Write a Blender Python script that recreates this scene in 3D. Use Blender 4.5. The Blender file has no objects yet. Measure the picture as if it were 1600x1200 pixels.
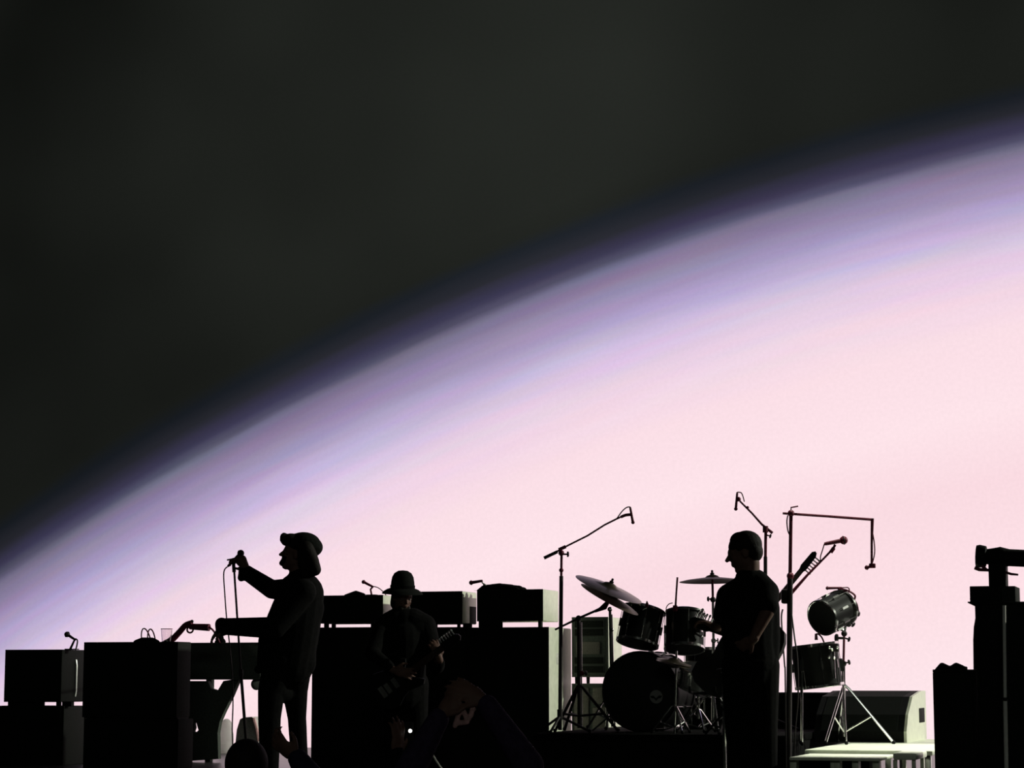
import bpy, bmesh, math, random
from mathutils import Vector, Matrix

# ---------------------------------------------------------------- camera, world, light, exposure
SC = bpy.context.scene
COL = SC.collection
F = 3422.0                       # focal length in pixels of the 1600x1200 frame
YAW = math.radians(18.0)         # the photographer stands to the right and looks left along the stage
PITCH = math.atan(460 / F)       # horizon lies at pixel row 1060
EYE = 0.77                       # eye height above the stage floor (stage floor is z = 0)
CP, SP, CY, SY = math.cos(PITCH), math.sin(PITCH), math.cos(YAW), math.sin(YAW)

cam_data = bpy.data.cameras.new('camera')
cam_data.sensor_width = 36.0
cam_data.lens = 36.0 * F / 1600.0
cam_data.clip_end = 500
cam = bpy.data.objects.new('camera', cam_data)
COL.objects.link(cam)
cam.location = (0, 0, EYE)
cam.rotation_euler = (math.pi / 2 + PITCH, 0, YAW)
SC.camera = cam

world = bpy.data.worlds.new('dark_hall')
SC.world = world
world.use_nodes = True
world.node_tree.nodes['Background'].inputs[0].default_value = (0.85, 1.0, 0.85, 1)
world.node_tree.nodes['Background'].inputs[1].default_value = 0.0022

# added dim fill lamp, unseen far behind the crowd, lifts the dark fronts
wash = bpy.data.lights.new('added_front_fill', 'AREA')
wash.shape = 'RECTANGLE'
wash.size, wash.size_y = 8.0, 2.5
wash.energy = 220
wash.color = (0.92, 1.0, 0.88)
wash_o = bpy.data.objects.new('added_front_fill', wash)
COL.objects.link(wash_o)
wash_o.location = (4, -14, 9)
wash_o.rotation_euler = (Vector((-5, 17, 0.8)) - Vector((4, -14, 9))).to_track_quat('-Z', 'Y').to_euler()

# added greenish-white lamp out of view upstage right, brightens the right-facing sides
side = bpy.data.lights.new('added_side_light', 'SPOT')
side.energy = 8200
side.color = (0.96, 1.0, 0.84)
side.spot_size = math.radians(40)
side.spot_blend = 0.2
side.shadow_soft_size = 0.25
side_o = bpy.data.objects.new('added_side_light', side)
COL.objects.link(side_o)
side_o.location = (10.0, 22.0, 8.0)
side_o.rotation_euler = (Vector((-4.5, 17, 0.8)) - Vector((10.0, 22.0, 8.0))).to_track_quat('-Z', 'Y').to_euler()

# added unseen narrow spot, brightens only the top of the pale platform
deck_spot = bpy.data.lights.new('added_deck_spot', 'SPOT')
deck_spot.energy = 3400
deck_spot.color = (0.96, 1.0, 0.84)
deck_spot.spot_size = math.radians(15.5)
deck_spot.spot_blend = 0.4
deck_spot.shadow_soft_size = 0.2
deck_spot_o = bpy.data.objects.new('added_deck_spot', deck_spot)
COL.objects.link(deck_spot_o)
deck_spot_o.location = (-1.7, 16.2, 9.0)
deck_spot_o.rotation_euler = (Vector((-2.2, 15.0, 0.3)) - Vector((-1.7, 16.2, 9.0))).to_track_quat('-Z', 'Y').to_euler()

SC.view_settings.view_transform = 'Standard'
SC.view_settings.look = 'None'
SC.view_settings.exposure = 0.0
SC.view_settings.gamma = 1.0
SC.view_settings.use_curve_mapping = False

# ---------------------------------------------------------------- pixel to place
def ray(px, py):
    u, v = (px - 800) / F, (600 - py) / F
    fw, z = CP - v * SP, SP + v * CP
    return Vector((-SY * fw + CY * u, CY * fw + SY * u, z))
def P(px, py, Y):
    """point on the stage plane y = Y"""
    r = ray(px, py)
    return Vector((0, 0, EYE)) + r * (Y / r.y)
def D(px, py, d):
    """point at distance d along the viewing direction"""
    r = ray(px, py)
    k = -SY * r.x + CY * r.y
    return Vector((0, 0, EYE)) + r * (d / k)
RIGHT = Vector((CY, SY, 0)); AWAY = Vector((-SY, CY, 0)); UP = Vector((0, 0, 1))
def proj(p):
    q = p - Vector((0, 0, EYE))
    fw, r = q.dot(AWAY), q.dot(RIGHT)
    zc = fw * CP + q.z * SP
    yc = -fw * SP + q.z * CP
    return 800 + F * r / zc, 600 - F * yc / zc

# ---------------------------------------------------------------- materials
M = {}
def mat(name, col, rough=0.6, metal=0.0, spec=0.3, noise=0.0, scale=30.0, bump=0.0, emit=None, alpha=1.0, trans=0.0):
    m = bpy.data.materials.new(name)
    m.use_nodes = True
    nt = m.node_tree
    b = nt.nodes['Principled BSDF']
    b.inputs['Base Color'].default_value = (*col, 1)
    b.inputs['Roughness'].default_value = rough
    b.inputs['Metallic'].default_value = metal
    b.inputs['Specular IOR Level'].default_value = spec
    if trans:
        b.inputs['Transmission Weight'].default_value = trans
    if noise or bump:
        tc = nt.nodes.new('ShaderNodeTexCoord')
        n = nt.nodes.new('ShaderNodeTexNoise')
        n.inputs['Scale'].default_value = scale
        n.inputs['Detail'].default_value = 4
        nt.links.new(tc.outputs['Object'], n.inputs['Vector'])
        if noise:
            r = nt.nodes.new('ShaderNodeValToRGB')
            lo = [max(0, c * (1 - noise)) for c in col]
            hi = [min(1, c * (1 + noise)) for c in col]
            r.color_ramp.elements[0].position = 0.3
            r.color_ramp.elements[1].position = 0.7
            r.color_ramp.elements[0].color = (*lo, 1)
            r.color_ramp.elements[1].color = (*hi, 1)
            nt.links.new(n.outputs['Fac'], r.inputs['Fac'])
            nt.links.new(r.outputs['Color'], b.inputs['Base Color'])
        if bump:
            bp = nt.nodes.new('ShaderNodeBump')
            bp.inputs['Strength'].default_value = bump
            bp.inputs['Distance'].default_value = 0.01
            nt.links.new(n.outputs['Fac'], bp.inputs['Height'])
            nt.links.new(bp.outputs['Normal'], b.inputs['Normal'])
    if emit:
        b.inputs['Emission Color'].default_value = (*emit[0], 1)
        b.inputs['Emission Strength'].default_value = emit[1]
    M[name] = m
    return m
mat('black_cloth', (0.005, 0.005, 0.005), 0.95, spec=0.05, noise=0.3, scale=40, bump=0.2)
mat('navy_cloth', (0.016, 0.018, 0.04), 0.9, spec=0.08, noise=0.3, scale=40, bump=0.2)
mat('purple_cloth', (0.03, 0.02, 0.045), 0.9, spec=0.08, noise=0.3, scale=40, bump=0.2)
mat('felt', (0.010, 0.011, 0.010), 0.95, spec=0.05, noise=0.2, scale=60)
mat('hair', (0.010, 0.008, 0.007), 0.7, spec=0.1, noise=0.4, scale=80, bump=0.3)
mat('skin', (0.13, 0.07, 0.055), 0.6, spec=0.2, noise=0.12, scale=25)
mat('eye_white', (0.12, 0.11, 0.10), 0.3)
mat('black_vinyl', (0.010, 0.011, 0.010), 0.75, spec=0.1, noise=0.3, scale=150, bump=0.2)
mat('black_grille', (0.014, 0.016, 0.014), 0.9, spec=0.05, noise=0.5, scale=250, bump=0.3)
mat('grey_vinyl', (0.10, 0.115, 0.10), 0.6, spec=0.2, noise=0.2, scale=90)
mat('organ_green', (0.08, 0.095, 0.08), 0.85, spec=0.08, noise=0.2, scale=60)
mat('dark_vinyl', (0.025, 0.028, 0.025), 0.9, spec=0.05, noise=0.2, scale=90)
mat('pole_grey', (0.75, 0.74, 0.70), 0.5, spec=0.3, noise=0.05, scale=30)
mat('warm_grey', (0.20, 0.185, 0.165), 0.7, spec=0.2, noise=0.3, scale=120)
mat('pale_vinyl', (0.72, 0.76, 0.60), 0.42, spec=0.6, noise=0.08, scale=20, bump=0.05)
mat('pale_deck', (0.86, 0.90, 0.74), 0.45, spec=0.6, noise=0.07, scale=8, bump=0.04)
mat('grey_plastic', (0.65, 0.65, 0.58), 0.5, spec=0.3, noise=0.2, scale=60)
mat('white_plastic', (0.85, 0.86, 0.82), 0.4, spec=0.4, noise=0.05, scale=20)
mat('black_metal', (0.012, 0.008, 0.009), 0.5, metal=0.0, spec=0.25)
mat('maroon_metal', (0.12, 0.012, 0.03), 0.5, spec=0.2)
mat('chrome', (0.8, 0.8, 0.78), 0.16, metal=1.0)
mat('aluminium', (0.62, 0.64, 0.6), 0.38, metal=1.0)
mat('bronze', (0.20, 0.17, 0.12), 0.36, metal=1.0, noise=0.15, scale=40)
mat('dark_bronze', (0.10, 0.08, 0.06), 0.5, metal=1.0, noise=0.15, scale=40)
mat('black_lacquer', (0.006, 0.006, 0.006), 0.5, spec=0.12)
mat('drumhead', (0.016, 0.016, 0.016), 0.7, spec=0.1)
mat('emblem_grey', (0.22, 0.22, 0.21), 0.6)
mat('rubber', (0.01, 0.01, 0.01), 0.8, spec=0.1)
mat('wood', (0.03, 0.012, 0.008), 0.4, spec=0.3, noise=0.4, scale=15)
mat('pink_cloth', (0.75, 0.45, 0.45), 0.9, spec=0.1, noise=0.25, scale=20, bump=0.3)
mat('red_cloth', (0.5, 0.05, 0.07), 0.9, spec=0.1, noise=0.25, scale=20, bump=0.3)
mat('clear_plastic', (0.95, 0.9, 0.92), 0.08, trans=1.0)
mat('lamp_white', (1, 1, 1), 0.5, emit=((1, 0.97, 0.92), 3.0))
mat('stage_floor', (0.03, 0.032, 0.03), 0.35, spec=0.5, noise=0.3, scale=3, bump=0.05)
mat('stage_skirt', (0.008, 0.008, 0.008), 0.95, spec=0.05, noise=0.3, scale=10)
mat('pit_floor', (0.02, 0.02, 0.02), 0.9, spec=0.1, noise=0.4, scale=2)

def bag_material():
    m = M['white_plastic']; nt = m.node_tree
    b = nt.nodes['Principled BSDF']; out = nt.nodes['Material Output']
    t = nt.nodes.new('ShaderNodeBsdfTranslucent'); t.inputs['Color'].default_value = (0.97, 0.97, 0.93, 1)
    mx = nt.nodes.new('ShaderNodeMixShader'); mx.inputs[0].default_value = 0.6
    nt.links.new(b.outputs[0], mx.inputs[1]); nt.links.new(t.outputs[0], mx.inputs[2]); nt.links.new(mx.outputs[0], out.inputs['Surface'])
bag_material()

# ---------------------------------------------------------------- mesh builder
ORG = {}
class MB:
    def __init__(self):
        self.v, self.f = [], []
    def add(self, vs, fs):
        o = len(self.v)
        self.v += [Vector(p) for p in vs]
        self.f += [[i + o for i in q] for q in fs]
        return self
    def hexa(self, c):
        return self.add(c, [(0, 3, 2, 1), (4, 5, 6, 7), (0, 1, 5, 4), (1, 2, 6, 5), (2, 3, 7, 6), (3, 0, 4, 7)])
    def box(self, a, b, bev=0.0):
        x0, y0, z0 = a; x1, y1, z1 = b
        if bev <= 0:
            return self.hexa([(x0, y0, z0), (x1, y0, z0), (x1, y1, z0), (x0, y1, z0), (x0, y0, z1), (x1, y0, z1), (x1, y1, z1), (x0, y1, z1)])
        bm = bmesh.new()
        bmesh.ops.create_cube(bm, size=1)
        for v in bm.verts:
            v.co = Vector(((x0 + x1) / 2 + v.co.x * (x1 - x0), (y0 + y1) / 2 + v.co.y * (y1 - y0), (z0 + z1) / 2 + v.co.z * (z1 - z0)))
        bmesh.ops.bevel(bm, geom=list(bm.edges), offset=bev, segments=2, affect='EDGES', profile=0.5)
        return self.frombm(bm)
    def obox(self, c, ax, hs):
        """box at c with axes ax (3 unit vectors) and half sizes hs"""
        a, b, d = [Vector(ax[i]) * hs[i] for i in range(3)]
        c = Vector(c)
        return self.hexa([c - a - b - d, c + a - b - d, c + a + b - d, c - a + b - d, c - a - b + d, c + a - b + d, c + a + b + d, c - a + b + d])
    def frombm(self, bm):
        bm.verts.index_update()
        self.add([v.co.copy() for v in bm.verts], [[v.index for v in f.verts] for f in bm.faces])
        bm.free()
        return self
    def tube(self, pts, r, n=10, caps=True):
        pts = [Vector(p) for p in pts]
        rs = r if isinstance(r, (list, tuple)) else [r] * len(pts)
        t0 = (pts[1] - pts[0]).normalized()
        a = t0.orthogonal().normalized()
        vs, fs = [], []
        for i, p in enumerate(pts):
            t = (pts[min(i + 1, len(pts) - 1)] - pts[max(i - 1, 0)]).normalized()
            a = (a - t * a.dot(t))
            a = a.normalized() if a.length > 1e-6 else t.orthogonal().normalized()
            b = t.cross(a)
            for k in range(n):
                w = 2 * math.pi * k / n
                vs.append(p + (a * math.cos(w) + b * math.sin(w)) * rs[i])
        for i in range(len(pts) - 1):
            for k in range(n):
                fs.append((i * n + k, i * n + (k + 1) % n, (i + 1) * n + (k + 1) % n, (i + 1) * n + k))
        if caps:
            fs.append(tuple(range(n - 1, -1, -1)))
            fs.append(tuple((len(pts) - 1) * n + k for k in range(n)))
        return self.add(vs, fs)
    def lathe(self, o, axis, prof, n=32, caps=True):
        """prof: list of (radius, height along axis)"""
        o, ax = Vector(o), Vector(axis).normalized()
        a = ax.orthogonal().normalized(); b = ax.cross(a)
        vs, fs = [], []
        for r, h in prof:
            for k in range(n):
                w = 2 * math.pi * k / n
                vs.append(o + ax * h + (a * math.cos(w) + b * math.sin(w)) * max(r, 1e-5))
        for i in range(len(prof) - 1):
            for k in range(n):
                fs.append((i * n + k, i * n + (k + 1) % n, (i + 1) * n + (k + 1) % n, (i + 1) * n + k))
        if caps and prof[0][0] > 1e-4: fs.append(tuple(range(n - 1, -1, -1)))
        if caps and prof[-1][0] > 1e-4: fs.append(tuple((len(prof) - 1) * n + k for k in range(n)))
        return self.add(vs, fs)
    def ell(self, c, ax, rs, n=20, m=12):
        c = Vector(c); ax = [Vector(q) for q in ax]
        vs, fs = [], []
        for i in range(1, m):
            ph = math.pi * i / m
            for k in range(n):
                w = 2 * math.pi * k / n
                vs.append(c + ax[0] * rs[0] * math.sin(ph) * math.cos(w) + ax[1] * rs[1] * math.sin(ph) * math.sin(w) + ax[2] * rs[2] * math.cos(ph))
        top, bot = len(vs), len(vs) + 1
        vs += [c + ax[2] * rs[2], c - ax[2] * rs[2]]
        for i in range(m - 2):
            for k in range(n):
                fs.append((i * n + k, (i + 1) * n + k, (i + 1) * n + (k + 1) % n, i * n + (k + 1) % n))
        for k in range(n):
            fs.append((top, k, (k + 1) % n))
            fs.append((bot, (m - 2) * n + (k + 1) % n, (m - 2) * n + k))
        return self.add(vs, fs)
    def ball(self, c, r, n=16, m=10):
        return self.ell(c, (Vector((1, 0, 0)), Vector((0, 1, 0)), UP), (r, r, r), n, m)
    def cap(self, a, b, ra, rb, n=16):
        """round-ended tapered limb"""
        a, b = Vector(a), Vector(b)
        if (b - a).length < 1e-5: return self.ball(a, max(ra, rb))
        t = (b - a).normalized()
        pts, rs = [], []
        for k in range(6):
            w = math.pi / 2 * (1 - k / 5)
            pts.append(a - t * ra * math.sin(w)); rs.append(max(ra * math.cos(w), 1e-4))
        for k in range(6):
            w = math.pi / 2 * k / 5
            pts.append(b + t * rb * math.sin(w)); rs.append(max(rb * math.cos(w), 1e-4))
        return self.tube2(pts, rs, t, n)
    def tube2(self, pts, rs, t, n):
        a = t.orthogonal().normalized(); b = t.cross(a)
        vs, fs = [], []
        for p, r in zip(pts, rs):
            for k in range(n):
                w = 2 * math.pi * k / n
                vs.append(p + (a * math.cos(w) + b * math.sin(w)) * r)
        for i in range(len(pts) - 1):
            for k in range(n):
                fs.append((i * n + k, i * n + (k + 1) % n, (i + 1) * n + (k + 1) % n, (i + 1) * n + k))
        fs.append(tuple(range(n - 1, -1, -1))); fs.append(tuple((len(pts) - 1) * n + k for k in range(n)))
        return self.add(vs, fs)
    def prism(self, poly, ext, holes=()):
        """extrude a planar 3-D outline (with holes) by vector ext"""
        ext = Vector(ext)
        bm = bmesh.new()
        def loop(ps):
            vv = [bm.verts.new(Vector(p)) for p in ps]
            return [bm.edges.new((vv[i], vv[(i + 1) % len(vv)])) for i in range(len(vv))]
        es = loop(poly)
        for h in holes: es += loop(h)
        bmesh.ops.triangle_fill(bm, edges=es, use_beauty=True)
        r = bmesh.ops.extrude_face_region(bm, geom=list(bm.faces))
        for e in r['geom']:
            if isinstance(e, bmesh.types.BMVert): e.co += ext
        bmesh.ops.recalc_face_normals(bm, faces=list(bm.faces))
        return self.frombm(bm)
    def torus(self, c, axis, R, r, n=36, m=8):
        c, ax = Vector(c), Vector(axis).normalized()
        a = ax.orthogonal().normalized(); b = ax.cross(a)
        vs, fs = [], []
        for k in range(n):
            w = 2 * math.pi * k / n
            d = a * math.cos(w) + b * math.sin(w)
            for j in range(m):
                q = 2 * math.pi * j / m
                vs.append(c + d * (R + r * math.cos(q)) + ax * r * math.sin(q))
        for k in range(n):
            for j in range(m):
                fs.append((k * m + j, ((k + 1) % n) * m + j, ((k + 1) % n) * m + (j + 1) % m, k * m + (j + 1) % m))
        return self.add(vs, fs)
    def rest(self, z):
        """flatten the underside on the surface at height z"""
        for p in self.v:
            if p.z < z - 0.002: p.z = z - 0.002
        return self
    def remesh(self, voxel=0.008, smooth=4):
        me = bpy.data.meshes.new('tmp')
        me.from_pydata([tuple(p) for p in self.v], [], self.f)
        bm = bmesh.new(); bm.from_mesh(me)
        bmesh.ops.recalc_face_normals(bm, faces=list(bm.faces)); bm.to_mesh(me); bm.free()
        o = bpy.data.objects.new('tmp', me); COL.objects.link(o)
        m = o.modifiers.new('r', 'REMESH'); m.mode = 'VOXEL'; m.voxel_size = voxel
        s = o.modifiers.new('s', 'SMOOTH'); s.factor = 0.5; s.iterations = smooth
        dg = bpy.context.evaluated_depsgraph_get(); dg.update()
        e = o.evaluated_get(dg)
        r = e.to_mesh()
        self.v = [v.co.copy() for v in r.vertices]
        self.f = [list(p.vertices) for p in r.polygons]
        e.to_mesh_clear()
        bpy.data.objects.remove(o); bpy.data.meshes.remove(me)
        return self
    def build(self, name, material, parent=None, smooth=True, angle=40, label=None, cat=None, group=None, kind=None):
        if parent is not None:
            org = ORG[parent.name]
        else:
            xs = [p.x for p in self.v]; ys = [p.y for p in self.v]; zs = [p.z for p in self.v]
            org = Vector(((min(xs) + max(xs)) / 2, (min(ys) + max(ys)) / 2, min(zs)))
        me = bpy.data.meshes.new(name)
        me.from_pydata([tuple(p - org) for p in self.v], [], self.f)
        bm = bmesh.new(); bm.from_mesh(me)
        bmesh.ops.recalc_face_normals(bm, faces=list(bm.faces)); bm.to_mesh(me); bm.free()
        me.materials.append(M[material])
        if smooth:
            me.polygons.foreach_set('use_smooth', [True] * len(me.polygons))
            me.set_sharp_from_angle(angle=math.radians(angle))
        o = bpy.data.objects.new(name, me)
        COL.objects.link(o)
        if parent is None:
            o.location = org
        else:
            o.parent = parent
        ORG[o.name] = org
        tag(o, label, cat, group, kind)
        return o
def tag(o, label=None, cat=None, group=None, kind=None):
    if label: o['label'] = label
    if cat: o['category'] = cat
    if group: o['group'] = group
    if kind: o['kind'] = kind
    return o
def thing(name, label, cat, loc, group=None):
    o = bpy.data.objects.new(name, None)
    o.empty_display_size = 0.1
    COL.objects.link(o)
    o.location = loc
    ORG[o.name] = Vector(loc)
    return tag(o, label, cat, group)
def smoothpts(pts, n=8):
    """Catmull-Rom through the points"""
    pts = [Vector(p) for p in pts]
    out = []
    for i in range(len(pts) - 1):
        p0, p1, p2, p3 = pts[max(i - 1, 0)], pts[i], pts[i + 1], pts[min(i + 2, len(pts) - 1)]
        for k in range(n):
            t = k / n
            out.append(0.5 * ((2 * p1) + (p2 - p0) * t + (2 * p0 - 5 * p1 + 4 * p2 - p3) * t * t + (3 * p1 - p0 - 3 * p2 + p3) * t ** 3))
    out.append(pts[-1])
    return out

# ---------------------------------------------------------------- the setting
SCREEN_Y = 23.0
def s2l(c):
    c /= 255.0
    return c / 12.92 if c <= 0.04045 else ((c + 0.055) / 1.055) ** 2.4
def screen_material():
    m = bpy.data.materials.new('led_picture')
    m.use_nodes = True
    nt = m.node_tree
    nt.nodes.clear()
    N, L = nt.nodes.new, nt.links.new
    def math_(op, a, b=None, clamp=False):
        n = N('ShaderNodeMath'); n.operation = op; n.use_clamp = clamp
        for i, q in enumerate((a, b)):
            if q is None: continue
            if isinstance(q, (int, float)): n.inputs[i].default_value = q
            else: L(q, n.inputs[i])
        return n.outputs[0]
    geo = N('ShaderNodeNewGeometry')
    sep = N('ShaderNodeSeparateXYZ'); L(geo.outputs['Position'], sep.inputs[0])
    CX, CZ, R = 3.5076, -27.0386, 33.7756
    dx, dz = math_('SUBTRACT', sep.outputs['X'], CX), math_('SUBTRACT', sep.outputs['Z'], CZ)
    dist = math_('SQRT', math_('ADD', math_('MULTIPLY', dx, dx), math_('MULTIPLY', dz, dz)))
    q = math_('SUBTRACT', R, dist)                                   # metres inside the limb of the planet
    ang = math_('ARCTAN2', dx, dz)
    # streaks of haze that run along the limb
    comb = N('ShaderNodeCombineXYZ'); L(math_('MULTIPLY', ang, 9.0), comb.inputs[0]); L(math_('MULTIPLY', dist, 3.2), comb.inputs[1])
    st = N('ShaderNodeTexNoise'); st.inputs['Scale'].default_value = 1.0; st.inputs['Detail'].default_value = 3; L(comb.outputs[0], st.inputs['Vector'])
    q = math_('ADD', q, math_('MULTIPLY', math_('SUBTRACT', st.outputs['Fac'], 0.5), 0.16))
    LO, HI = -1.0, 7.0
    fac = math_('DIVIDE', math_('SUBTRACT', q, LO), HI - LO, True)
    ramp = N('ShaderNodeValToRGB')
    stops = [(-100, (27, 29, 26)), (-78, (25, 29, 35)), (-52, (38, 39, 46)), (-24, (58, 55, 80)), (-7, (82, 80, 104)), (3, (116, 111, 136)),
             (20, (135, 122, 156)), (45, (152, 139, 174)), (80, (176, 161, 200)), (115, (200, 184, 218)), (150, (223, 202, 227)),
             (200, (241, 214, 230)), (270, (251, 223, 231)), (380, (254, 228, 234)), (480, (250, 219, 226)), (620, (253, 224, 230)), (780, (254, 230, 235))]
    el = ramp.color_ramp.elements
    for i, (p, c) in enumerate(stops):
        pos = (p / 141.0 - LO) / (HI - LO)
        e = el[i] if i < 2 else el.new(pos)
        e.position = pos
        e.color = (*[s2l(k) for k in c], 1)
    L(fac, ramp.inputs['Fac'])
    # uneven faint glow of the night side of the picture
    nz = N('ShaderNodeTexNoise'); nz.inputs['Scale'].default_value = 0.22; nz.inputs['Detail'].default_value = 2
    off = N('ShaderNodeVectorMath'); off.operation = 'ADD'; off.inputs[1].default_value = (3.1, 0, 1.7)
    L(geo.outputs['Position'], off.inputs[0]); L(off.outputs[0], nz.inputs['Vector'])
    gx, gz = math_('SUBTRACT', sep.outputs['X'], -7.0), math_('SUBTRACT', sep.outputs['Z'], 7.6)
    gr = math_('SQRT', math_('ADD', math_('MULTIPLY', gx, gx), math_('MULTIPLY', gz, gz)))
    gl = math_('SUBTRACT', 1.0, math_('DIVIDE', gr, 6.0), True)
    dark = math_('ADD', math_('MULTIPLY', gl, 0.9), math_('ADD', -0.35, math_('MULTIPLY', nz.outputs['Fac'], 2.2)))
    mask = math_('MULTIPLY', math_('ADD', q, 0.9), 1.2, True)          # 0 in the night, 1 inside
    gain = math_('ADD', math_('MULTIPLY', mask, math_('SUBTRACT', 1.0, dark)), dark)
    # fine pixel noise of the wall
    fn = N('ShaderNodeTexNoise'); fn.inputs['Scale'].default_value = 26; fn.inputs['Detail'].default_value = 3
    L(geo.outputs['Position'], fn.inputs['Vector'])
    gain = math_('MULTIPLY', gain, math_('ADD', 0.95, math_('MULTIPLY', fn.outputs['Fac'], 0.10)))
    # violet and teal streaks inside the haze band
    band = math_('MULTIPLY', math_('MULTIPLY', math_('ADD', q, 0.5), 2.0, True), math_('SUBTRACT', 1.0, math_('MULTIPLY', math_('SUBTRACT', q, 0.6), 0.7, True), True))
    sv = N('ShaderNodeVectorMath'); sv.operation = 'SUBTRACT'; sv.inputs[1].default_value = (0.5, 0.5, 0.5)
    st2_ = N('ShaderNodeTexNoise'); st2_.inputs['Scale'].default_value = 1.9; st2_.inputs['Detail'].default_value = 3; L(comb.outputs[0], st2_.inputs['Vector'])
    L(st2_.outputs['Color'], sv.inputs[0])
    sm = N('ShaderNodeVectorMath'); sm.operation = 'SCALE'; L(sv.outputs[0], sm.inputs[0]); L(math_('MULTIPLY', band, 0.34), sm.inputs['Scale'])
    sa = N('ShaderNodeVectorMath'); sa.operation = 'ADD'; sa.inputs[1].default_value = (1, 1, 1); L(sm.outputs[0], sa.inputs[0])
    mul = N('ShaderNodeVectorMath'); mul.operation = 'MULTIPLY'; L(ramp.outputs['Color'], mul.inputs[0]); L(sa.outputs[0], mul.inputs[1])
    em = N('ShaderNodeEmission'); L(mul.outputs[0], em.inputs['Color']); L(gain, em.inputs['Strength'])
    out = N('ShaderNodeOutputMaterial'); L(em.outputs[0], out.inputs['Surface'])
    M['led_picture'] = m
screen_material()
PW = 3.32
scr = thing('led_screen', 'huge glowing backdrop screen showing a pink planet limb against black', 'screen', (-7.5, SCREEN_Y, 0))
MB().box((-22.48, SCREEN_Y + 0.03, 0.0), (7.42, SCREEN_Y + 0.15, 10.0)).build('frame', 'black_metal', scr, smooth=False)
for i in range(9):
    for j in range(3):
        x0, z0 = -22.48 + PW * i, 10.0 / 3 * j
        g = 0.0002
        MB().box((x0 + g, SCREEN_Y, z0 + g), (x0 + PW - g, SCREEN_Y + 0.03, z0 + 10.0 / 3 - g)).build('panel', 'led_picture', scr, smooth=False)

STAGE_FRONT = 12.6
MB().box((-30, SCREEN_Y + 2.6, -1.2), (16, SCREEN_Y + 2.9, 14)).build('wall_back', 'stage_skirt', smooth=False, kind='structure')
MB().box((-24, STAGE_FRONT, -0.12), (9, SCREEN_Y + 2, 0)).build('floor', 'stage_floor', smooth=False, kind='structure')
MB().box((-24, STAGE_FRONT + 0.05, -1.2), (9, STAGE_FRONT + 0.15, -0.12)).build('trim_1', 'stage_skirt', smooth=False, kind='structure')
MB().box((-40, -25, -1.3), (25, SCREEN_Y + 3, -1.2)).build('floor_pit', 'pit_floor', smooth=False, kind='structure')

# black drum riser and pale deck beside it
RZ = 0.375
rl = P(833, 1147, 15.35); rr = P(1232, 1147, 15.35)
ris = thing('drum_riser', 'low black carpeted riser carrying the bass drum and toms', 'riser', ((rl.x + rr.x) / 2, 16.6, 0))
MB().box((rl.x, 15.35, RZ - 0.05), (rr.x, 17.9, RZ), 0.008).build('deck', 'black_cloth', ris)
MB().box((rl.x + 0.01, 15.37, 0), (rr.x - 0.01, 15.40, RZ - 0.05)).build('skirt', 'stage_skirt', ris)
MB().box((rl.x + 0.01, 15.40, 0), (rl.x + 0.04, 17.88, RZ - 0.05)).build('skirt', 'stage_skirt', ris)
MB().box((rr.x - 0.04, 15.40, 0), (rr.x - 0.01, 17.88, RZ - 0.05)).build('skirt', 'stage_skirt', ris)

DZ = 0.305
dl, dr = P(1257, 1170, 14.5), P(1457, 1170, 14.5)
DX0, DX1 = rr.x + 0.004, dr.x
dk = thing('pale_platform', 'pale greenish platform under the floor tom and wedge speaker', 'platform', ((DX0 + DX1) / 2, 15.4, 0))
MB().box((dl.x, 14.5, DZ - 0.03), (DX1, 17.3, DZ), 0.006).build('deck', 'pale_deck', dk)
MB().box((dl.x + 0.02, 14.53, DZ - 0.045), (DX1 - 0.02, 14.57, DZ - 0.03)).build('rail', 'black_metal', dk)
for px in (1262, 1322, 1388, 1450):
    for yy in (14.6, 17.2):
        x = P(px, 1172, yy).x if yy < 15 else P(px, 1172, 14.6).x
        MB().box((x - 0.02, yy - 0.02, 0), (x + 0.02, yy + 0.02, DZ - 0.03), 0.004).build('leg', 'aluminium', dk)
# lower step in front of it
sl, sr = P(1233, 1183, 13.75), P(1374, 1183, 13.75)
SZ = sl.z
sp_ = thing('pale_step', 'low pale step with square legs in front of the platform', 'step', ((sl.x + sr.x) / 2, 14.1, 0))
MB().box((sl.x, 13.75, SZ - 0.02), (sr.x, 14.46, SZ), 0.006).build('deck', 'pale_deck', sp_)
for px, w in ((1239, 0.02), (1300, 0.012), (1307, 0.02), (1336, 0.02), (1368, 0.02)):
    x = P(px, 1190, 13.8).x
    MB().box((x - w, 13.8, 0), (x + w, 13.9, SZ - 0.02), 0.003).build('leg', 'pale_vinyl', sp_)
bk = P(1395, 1176, 13.9); bk2 = P(1432, 1176, 13.9)
st2 = thing('pale_stool', 'short pale bench next to the low step', 'bench', ((bk.x + bk2.x) / 2, 14.1, 0))
MB().box((bk.x, 13.9, bk.z - 0.045), (bk2.x, 14.4, bk.z), 0.012).build('seat', 'pale_deck', st2)
for px in (1399, 1428):
    x = P(px, 1190, 13.95).x
    for yy in (13.93, 14.33):
        MB().box((x - 0.012, yy, 0), (x + 0.012, yy + 0.03, bk.z - 0.045), 0.003).build('leg', 'pale_vinyl', st2)
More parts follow.
